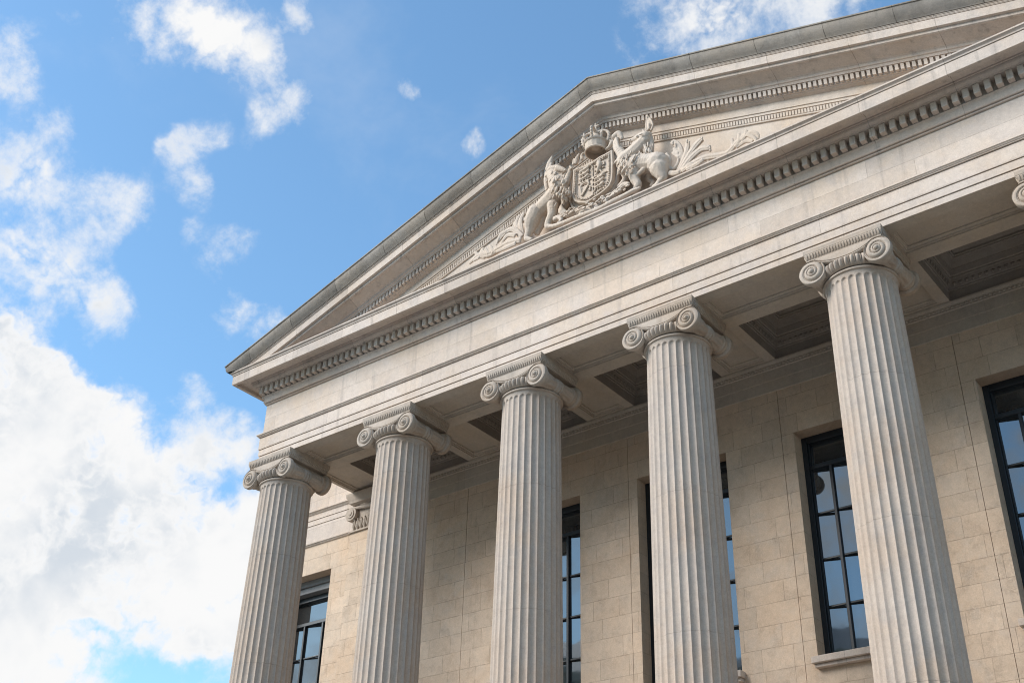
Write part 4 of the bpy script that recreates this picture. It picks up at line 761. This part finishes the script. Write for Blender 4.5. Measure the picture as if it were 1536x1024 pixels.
# shield: thick plate, raised border, quartered charges, backing scrollwork
sh = empty('heraldic_shield', (10.3, -1.05, 17.3), 'carved stone shield with quartered charges and a thick raised rim under the crown', 'shield')
SB = (10.3, -1.05, 17.3)
def plate(outline, y0, y1, inset=0):
    bm = bmesh.new()
    c = Vector((sum(p[0] for p in outline) / len(outline), sum(p[1] for p in outline) / len(outline)))
    def ring(y, s): return [(c.x + (p[0] - c.x) * s, y, c.y + (p[1] - c.y) * s) for p in outline]
    return bm, ring
bm, ring = plate(SHIELD, 0, 0)
loft(bm, [ring(-.70, 1.0), ring(-1.10, 1.0), ring(-1.12, .985), ring(-1.12, .93), ring(-1.105, .92), ring(-1.105, .90), ring(-1.115, .89), ring(-1.115, .80), ring(-1.10, .785), ring(-1.085, .78)], closed=True, cap1=True)
link('plate', bm, M_CARVE, sh, SB)
bm, ring = plate(BACK, 0, 0)
loft(bm, [ring(-.62, 1.0), ring(-.95, 1.02), ring(-1.0, .99), ring(-1.0, .93), ring(-.96, .91)], closed=True, cap1=True)
link('backing', bm, M_CARVE, sh, SB)
# charges
cx0 = sum(p[0] for p in SHIELD) / len(SHIELD); cz0 = sum(p[1] for p in SHIELD) / len(SHIELD)
xs = [p[0] for p in SHIELD]; zs_ = [p[1] for p in SHIELD]
ch = []
cxm = (min(xs) + max(xs)) / 2; czm = min(zs_) + (max(zs_) - min(zs_)) * .52
for k in range(14): ch.append([(cxm, -1.09, czm - .50 + k * .072, .016), (cxm, -1.09, czm - .44 + k * .072, .016)])
for k in range(12): ch.append([(cxm - .40 + k * .068, -1.09, czm + .02, .016), (cxm - .36 + k * .068, -1.09, czm + .02, .016)])
rs = random.Random(5)
for qx, qz in ((-.22, .24), (.2, .26), (-.2, -.2), (.19, -.18)):
    if (qx < 0) == (qz > 0):                      # three walking beasts
        for j in range(3):
            z = czm + qz + .11 - j * .12
            ch.append([(cxm + qx - .11, -1.10, z, .028), (cxm + qx + .06, -1.11, z + .01, .034), (cxm + qx + .12, -1.12, z + .04, .026)])
            for dx in (-.1, -.04, .04, .09): ch.append([(cxm + qx + dx, -1.10, z - .01, .014), (cxm + qx + dx - .015, -1.10, z - .06, .012)])
            ch.append([(cxm + qx - .12, -1.1, z, .012), (cxm + qx - .16, -1.1, z + .06, .012)])
    elif qz > 0:                                  # rearing beast
        ch.append([(cxm + qx - .05, -1.10, czm + qz - .12, .035), (cxm + qx + .02, -1.12, czm + qz + .02, .045), (cxm + qx + .0, -1.12, czm + qz + .12, .04)])
        for a in ((.12, .1), (.13, .0), (-.12, -.2), (.06, -.2), (-.14, .08)): ch.append([(cxm + qx, -1.1, czm + qz + a[1] * .4, .02), (cxm + qx + a[0], -1.1, czm + qz + a[1], .016)])
    else:                                         # harp
        ch.append([(cxm + qx - .1, -1.10, czm + qz - .15, .022), (cxm + qx - .12, -1.11, czm + qz + .1, .024), (cxm + qx + .0, -1.11, czm + qz + .15, .02), (cxm + qx + .1, -1.1, czm + qz + .1, .018), (cxm + qx - .08, -1.1, czm + qz - .15, .02)])
        for j in range(5): ch.append([(cxm + qx - .07 + j * .032, -1.09, czm + qz + .09, .009), (cxm + qx - .07 + j * .028, -1.09, czm + qz - .1 + j * .03, .009)])
for k in range(46):                               # fine carving between the charges
    qx, qz = rs.uniform(-.34, .34), rs.uniform(-.40, .40)
    if abs(qx) > .34 - max(0, -qz - .2) * 1.1: continue
    an = rs.uniform(0, PI)
    ch.append([(cxm + qx - .03 * math.cos(an), -1.09, czm + qz - .03 * math.sin(an), .013), (cxm + qx, -1.10, czm + qz, .018), (cxm + qx + .04 * math.cos(an + .5), -1.09, czm + qz + .04 * math.sin(an + .5), .010)])
for i in range(len(SHIELD)):                      # beaded inner border
    a, b = SHIELD[i], SHIELD[(i + 1) % len(SHIELD)]
    n = max(2, int(math.dist(a, b) / .055))
    for k in range(n):
        x = a[0] + (b[0] - a[0]) * k / n; z = a[1] + (b[1] - a[1]) * k / n
        ch.append([(cx0 + (x - cx0) * .845, -1.12, cz0 + (z - cz0) * .845, .02)])
o = carve('charges', [[(q[0], q[1] - .012, q[2], q[3] * 1.25) for q in c] for c in ch], SB, M_CARVE, parent=sh, voxel=.009, disp=.012, sm=1)

# crown on the shield
CRX, CRY, CRZ = 10.54, -1.0, 18.66
cr = empty('royal_crown', (CRX, CRY, CRZ), 'carved stone crown with arches and a cross on top of the shield', 'crown')
CB = (CRX, CRY, CRZ)
bm = bmesh.new()
lathe(bm, [(.05, CRZ + .19), (.235, CRZ + .18), (.240, CRZ), (.262, CRZ), (.275, CRZ + .02), (.262, CRZ + .045), (.25, CRZ + .055), (.265, CRZ + .22), (.29, CRZ + .235), (.30, CRZ + .26), (.285, CRZ + .285), (.20, CRZ + .29)], 48, CRX, CRY, lambda a, k, z: 1 + (.025 * math.cos(14 * a) if 5 < k < 8 else 0), cap=True)
link('band', bm, M_CARVE, cr, CB, True)
ch = []
for k in range(8):
    a = 2 * PI * (k + .35) / 8
    ca, sa = math.cos(a), math.sin(a)
    p = lambda r, z, w: (CRX + r * ca, CRY + r * sa, CRZ + z, w)
    if k % 2 == 0: ch.append([p(.28, .28, .04), p(.32, .42, .04), p(.30, .56, .042), p(.18, .64, .04), p(.04, .60, .05)])
    else: ch += [[p(.28, .28, .03), p(.30, .38, .045)], [p(.30, .38, .05), p(.31, .48, .02)], [p(.30, .36, .03), p(.36, .40, .02)]]
    for dz in (.34, .42, .50, .58):
        if k % 2 == 0: ch.append([p(.355 - max(0, dz - .5) * .9, dz, .026)])
ch += [[(CRX, CRY, CRZ + .62, .07), (CRX, CRY, CRZ + .70, .055)], [(CRX, CRY, CRZ + .70, .03), (CRX, CRY, CRZ + .90, .03)], [(CRX - .08, CRY, CRZ + .81, .03), (CRX + .08, CRY, CRZ + .81, .03)]]
ch += [[(CRX, CRY, CRZ + .28, .19), (CRX, CRY, CRZ + .42, .15)]]
carve('arches', ch, CB, M_CARVE, parent=cr, voxel=.012, disp=.012, sm=1)

# ------------------------------------------------------------------ ground and the building across the street
def sheet(name, x0, x1, y0, y1, z, mat):
    bm = bmesh.new(); face(bm, [bm.verts.new(q) for q in rect(x0, x1, y0, y1, z)])
    return link(name, bm, mat, None, (0, 0, 0), kind='structure')
sheet('ground', -900, 900, -900, 900, GZ - .13, M_PAVE)
bm = bmesh.new(); box(bm, -80, 110, -24, 3.0, GZ - .128, GZ - .004); link('pavement', bm, M_PAVE, None, kind='structure')
sheet('road', -300, 300, -36, -24.01, GZ - .125, M_ROAD)

M_OPP = stone('opposite_stone', (.40, .35, .28), (.36, .30, .22), (.30, .28, .25), width=1.4, course=.7, joint=.01, bump=.3)
def opposite(x0, x1, y0, y1, h, hr, label):
    o = empty('street_building', ((x0 + x1) / 2, y1, GZ), label, 'building')
    B = ((x0 + x1) / 2, y1, GZ)
    bm = bmesh.new(); box(bm, x0, x1, y0, y1, GZ, h); box(bm, x0 - .4, x1 + .4, y0 - .4, y1 + .4, h + .001, h + .7, .05)
    link('wall', bm, M_OPP, o, B)
    bm = bmesh.new()
    xm = (x0 + x1) / 2
    loft(bm, [[(x0 - .3, y1 + .3, h + .7), (x0 - .3, y0, h + .7)], [(x0 + 3, (y0 + y1) / 2 + .1, h + hr), (x0 + 3, (y0 + y1) / 2 - .1, h + hr)], [(x1 - 3, (y0 + y1) / 2 + .1, h + hr), (x1 - 3, (y0 + y1) / 2 - .1, h + hr)], [(x1 + .3, y1 + .3, h + .7), (x1 + .3, y0, h + .7)]])
    loft(bm, [[(x0 - .3, y1 + .3, h + .7), (x1 + .3, y1 + .3, h + .7)], [(x0 + 3, (y0 + y1) / 2 + .1, h + hr), (x1 - 3, (y0 + y1) / 2 + .1, h + hr)]])
    rf = link('roof', bm, M_ROOF, o, B)
    bm = bmesh.new(); box(bm, x0 + 4, x0 + 5.4, (y0 + y1) / 2, (y0 + y1) / 2 + 1.2, h + hr - 2, h + hr + 1.8); link('chimney', bm, M_OPP, rf, (0, 0, 0))
    n = int((x1 - x0) / 4)
    for r in range(4):
        for k in range(n):
            xx = x0 + 2 + k * 4; zz = GZ + 2.2 + r * (h - GZ - 2) / 4.1
            bm = bmesh.new(); box(bm, xx - .7, xx + .7, y1 - .02, y1 + .06, zz, zz + 2.6); link('window', bm, M_FRAME, o, B)
    return o
opposite(-44, -20, -72, -54, 25, 6, 'tall stone block with hipped roof across the street, mirrored in the porch windows')
opposite(-16, -2, -70, -52, 25.5, 5.5, 'narrow stone block with chimney across the street, mirrored in the porch windows')
opposite(1, 32, -70, -54, 25, 5, 'wide stone block across the street facing the portico steps')

# ------------------------------------------------------------------ camera
cam = bpy.data.cameras.new('camera'); co = bpy.data.objects.new('camera', cam); COL.objects.link(co)
r, u, f = Vector((0.789046, 0.613817, 0.025175)), Vector((0.308002, -0.430722, 0.8483)), Vector((-0.531545, 0.661594, 0.528917))
mw = Matrix(((r.x, u.x, -f.x, 22.5841), (r.y, u.y, -f.y, -18.918), (r.z, u.z, -f.z, 0.0), (0, 0, 0, 1)))
co.matrix_world = mw
cam.sensor_width = 36; cam.lens = 42.294; cam.clip_start = .1; cam.clip_end = 5000
scene.camera = co

# ------------------------------------------------------------------ light
SUN_AZ, SUN_EL = math.radians(38), math.radians(36)        # azimuth measured from -y towards -x
sd = Vector((-math.sin(SUN_AZ) * math.cos(SUN_EL), -math.cos(SUN_AZ) * math.cos(SUN_EL), math.sin(SUN_EL)))
sun = bpy.data.lights.new('sun', 'SUN'); so = bpy.data.objects.new('sun', sun); COL.objects.link(so)
sun.energy = 2.3; sun.angle = math.radians(30); sun.color = (1, .94, .88)
so.rotation_euler = sd.to_track_quat('Z', 'Y').to_euler()

world = bpy.data.worlds.new('World'); scene.world = world; world.use_nodes = True
t = world.node_tree; t.nodes.clear(); g = G(t)
out = g.n('ShaderNodeOutputWorld'); bg = g.n('ShaderNodeBackground')
t.links.new(bg.outputs[0], out.inputs[0])
sky = g.n('ShaderNodeTexSky', sky_type='NISHITA'); sky.sun_disc = False
sky.sun_elevation = SUN_EL; sky.sun_rotation = math.atan2(sd.x, sd.y)
sky.air_density = 1.0; sky.dust_density = .6; sky.ozone_density = 2.0; sky.altitude = 50
D = g.n('ShaderNodeTexCoord').outputs['Generated']
D = g.vmath('NORMALIZE', D)
warp = g.n('ShaderNodeTexNoise'); g.put(warp.inputs['Vector'], D); warp.inputs['Scale'].default_value = 14; warp.inputs['Detail'].default_value = 5; warp.inputs['Roughness'].default_value = .6
Dw = g.vmath('ADD', D, g.vmath('MULTIPLY', g.vmath('SUBTRACT', warp.outputs['Color'], (.5, .5, .5)), (.05, .05, .05)))
Dw = g.vmath('NORMALIZE', Dw)
BLOBS = [(-0.8558,0.371,0.3606,204.6,1.44),(-0.8182,0.3195,0.4781,700.1,0.432),(-0.8351,0.5145,0.1947,275.9,1.28),(-0.7649,0.6122,0.2002,348.4,1.12),(-0.9003,0.3624,0.2412,134.5,1.28),(-0.6565,0.7406,0.1435,189.1,0.7),(-0.0687,0.6257,0.7771,226.4,0.6),(-0.4355,0.4034,0.8048,341.1,0.5),(0.0697,0.8523,0.5184,158.4,0.6),(-0.74,0.323,0.59,1246.9,0.648),(-0.7553,0.3275,0.5677,2627.5,0.432),(-0.7361,0.3391,0.5858,2567.8,0.504),(-0.6185,0.3621,0.6974,1307.8,0.6),(-0.6371,0.3357,0.6939,1631.3,0.4),(-0.637,0.3573,0.683,2479.9,0.3),(-0.6037,0.3676,0.7074,2464.2,0.4),(-0.6582,0.3134,0.6845,1676.8,0.216),(-0.6732,0.2892,0.6805,2140.0,0.18),(-0.6159,0.3967,0.6807,4222.1,0.4),(-0.6071,0.3904,0.6921,1893.2,0.75),(-0.5939,0.4137,0.69,4778.4,0.6),(-0.5932,0.3973,0.7002,3115.3,0.4),(-0.7083,0.2682,0.653,2798.2,0.576),(-0.7171,0.284,0.6365,3577.8,0.432),(-0.5996,0.4447,0.6654,4028.2,0.468),(-0.5938,0.4581,0.6614,5301.3,0.385),(-0.6193,0.4444,0.6473,4019.4,0.33),(-0.5748,0.4595,0.6771,5750.4,0.193),(-0.5591,0.4161,0.7171,6042.9,0.4),(-0.5246,0.5027,0.6871,8787.6,0.6),(-0.5003,0.56,0.6604,10494.5,0.3),(-0.5664,0.4089,0.7155,7846.1,0.55),(-0.6628,0.487,0.5688,3899.5,0.303),(-0.7263,0.5061,0.4651,5763.9,0.46),(-0.6667,0.3992,0.6294,4823.2,0.522),(-0.6449,0.414,0.6424,7688.6,0.385),(-0.6519,0.4163,0.6338,9283.6,0.275),(-0.7059,0.3821,0.5964,2423.4,0.44),(-0.7137,0.3694,0.5951,5024.2,0.33),(-0.6736,0.4192,0.6087,4123.8,0.385),(-0.6712,0.432,0.6024,5867.3,0.275),(-0.7249,0.3905,0.5675,3350.6,0.522),(-0.674,0.4722,0.5682,2222.1,0.303),(-0.714,0.3996,0.5749,6115.9,0.275),(-0.7132,0.3332,0.6168,6567.8,0.288),(-0.6872,0.4401,0.578,9139.8,0.248),(-0.7612,0.3627,0.5376,1343.0,0.648),(-0.7541,0.3902,0.5283,1576.2,0.684),(-0.749,0.414,0.5173,2406.8,0.576),(-0.7424,0.4366,0.5081,4810.4,0.432),(-0.7719,0.3443,0.5345,2607.1,0.648),(-0.7778,0.3845,0.4971,3296.5,0.576),(-0.7934,0.3655,0.4869,2605.2,0.648),(-0.6827,0.5051,0.528,3026.8,0.7),(-0.6964,0.4938,0.5207,5668.4,0.5),(-0.6727,0.5132,0.533,7170.0,0.5),(-0.7303,0.5032,0.462,2953.9,0.287),(-0.8062,0.3951,0.4403,736.6,1.6),(-0.8338,0.4347,0.3402,879.7,1.6),(-0.8392,0.4509,0.3042,1219.4,1.44),(-0.8238,0.4078,0.3937,1177.2,1.6),(-0.8149,0.4682,0.3417,1653.1,1.28),(-0.7979,0.4902,0.3507,1973.9,0.805),(-0.8016,0.4192,0.4262,1128.6,1.44),(-0.7502,0.5349,0.3887,2313.1,0.632),(-0.7924,0.4208,0.4416,1113.1,1.6),(-0.7774,0.4549,0.4343,1279.9,1.6),(-0.8117,0.4195,0.4063,734.0,1.76),(-0.7933,0.4553,0.4042,808.7,1.76),(-0.7707,0.4872,0.4106,1258.8,1.6),(-0.8193,0.4411,0.3662,651.2,1.76),(-0.7995,0.4748,0.3679,1111.3,1.52),(-0.7717,0.507,0.3839,2383.7,0.862),(-0.7482,0.5131,0.4206,2303.0,0.805),(-0.7315,0.532,0.4265,2498.9,0.747),(-0.7118,0.5425,0.4462,2725.6,0.747),(-0.7639,0.5071,0.3992,2353.9,0.92),(-0.7894,0.5116,0.3394,1306.3,1.44),(-0.7698,0.5319,0.3527,1264.8,1.6),(-0.7491,0.5522,0.366,1227.9,1.6),(-0.7326,0.5719,0.3689,1458.7,1.6),(-0.7588,0.5605,0.3318,1056.2,1.76),(-0.7443,0.5836,0.3249,1043.4,1.76),(-0.7789,0.5401,0.3188,1568.5,1.36),(-0.8243,0.4599,0.3303,861.6,1.6),(-0.8139,0.485,0.3199,1658.1,1.36),(-0.8353,0.4658,0.2922,1213.5,1.28),(-0.8041,0.5133,0.2998,2566.4,0.69),(-0.7982,0.5313,0.2838,4558.2,0.517),(-0.8423,0.4748,0.2552,1254.2,1.44),(-0.8224,0.5062,0.2598,2706.0,0.805),(-0.7697,0.5625,0.302,1563.4,1.44),(-0.7521,0.5892,0.2954,2405.6,0.92),(-0.72,0.5894,0.3663,1002.2,1.6),(-0.7975,0.3823,0.4668,2582.5,0.648),(-0.7904,0.4022,0.462,2525.2,0.8),(-0.3301,0.6041,0.7253,1477.9,0.5),(-0.2917,0.6215,0.7271,1052.4,0.5),(-0.2525,0.636,0.7292,1086.7,0.45),(-0.3563,0.6003,0.716,4023.1,0.35),(-0.31,0.6212,0.7197,2326.2,0.35),(-0.219,0.6483,0.7292,1120.9,0.4),(-0.3034,0.5922,0.7465,472.0,0.6),(-0.1884,0.6542,0.7325,515.6,0.6)]
# the side of the sky behind the viewer carries a broken cloud field of its own
acc = g.ramp(g.sep(D)[1], -.1, -.5, 0, .52)
for x, y, z, k, w in BLOBS:
    e = g.math('EXPONENT', g.math('MULTIPLY', g.math('SUBTRACT', g.vmath('DOT_PRODUCT', Dw, (x, y, z)), 1.0), 2 * k * .85))
    acc = g.math('MULTIPLY_ADD', e, w * .92, acc)
acc = g.math('SUBTRACT', 1.0, g.math('EXPONENT', g.math('MULTIPLY', acc, -1.0)))
f1 = g.noise(D, 16, 12, .64, .12)
puff = 0.0
for sc, am in ((16, .5), (37, .3), (85, .2)):
    puff = g.math('MULTIPLY_ADD', g.math('ABSOLUTE', g.math('MULTIPLY_ADD', g.noise(Dw, sc, 2, .5), 2.0, -1.0)), am * 2.3, puff)
# small high wisps are drawn-out noise, big clouds are puffs
solid = g.ramp(acc, .40, .78)
fb = g.math('ADD', f1, g.math('MULTIPLY', solid, g.math('MULTIPLY', g.math('SUBTRACT', puff, .45), .55)))
amp = g.math('MULTIPLY', g.ramp(acc, .02, .22), g.math('MULTIPLY_ADD', solid, -1.15, 2.6))
den = g.math('MULTIPLY_ADD', g.math('SUBTRACT', fb, .5), amp, acc)
edge = g.math('MULTIPLY_ADD', solid, -.28, 1.0)
alpha = g.ramp(den, .14, edge)
haze = g.math('MULTIPLY', g.ramp(g.noise(D, 4, 6, .6, .3), .5, .75), .14)
alpha = g.math('MAXIMUM', alpha, haze)
shade = g.ramp(g.noise(g.vmath('ADD', D, (.02, .015, -.03)), 9, 5, .5, .2), .37, .60, 0, 1)
thick = g.ramp(den, .55, 1.05)
ccol = g.mix(g.math('MULTIPLY', thick, g.math('SUBTRACT', 1.0, shade)), (4.85, 4.85, 4.85 * 1.0), (4.85 * .70, 4.85 * .76, 4.85 * .83))
skyc = g.mix(1.0, sky.outputs[0], (1.14,1.42,1.42), 'MULTIPLY')
g.put(bg.inputs['Color'], g.mix(alpha, skyc, ccol))
world.cycles.sampling_method = 'MANUAL'; world.cycles.sample_map_resolution = 512

bg.inputs['Strength'].default_value = .1

scene.view_settings.view_transform = 'Standard'; scene.view_settings.look = 'None'
scene.view_settings.exposure = 0.98; scene.view_settings.gamma = 1
scene.cycles.max_bounces = 6; scene.cycles.diffuse_bounces = 4
scene.cycles.use_denoising = True
scene.cycles.pixel_filter_type = 'BLACKMAN_HARRIS'; scene.cycles.filter_width = 1.05
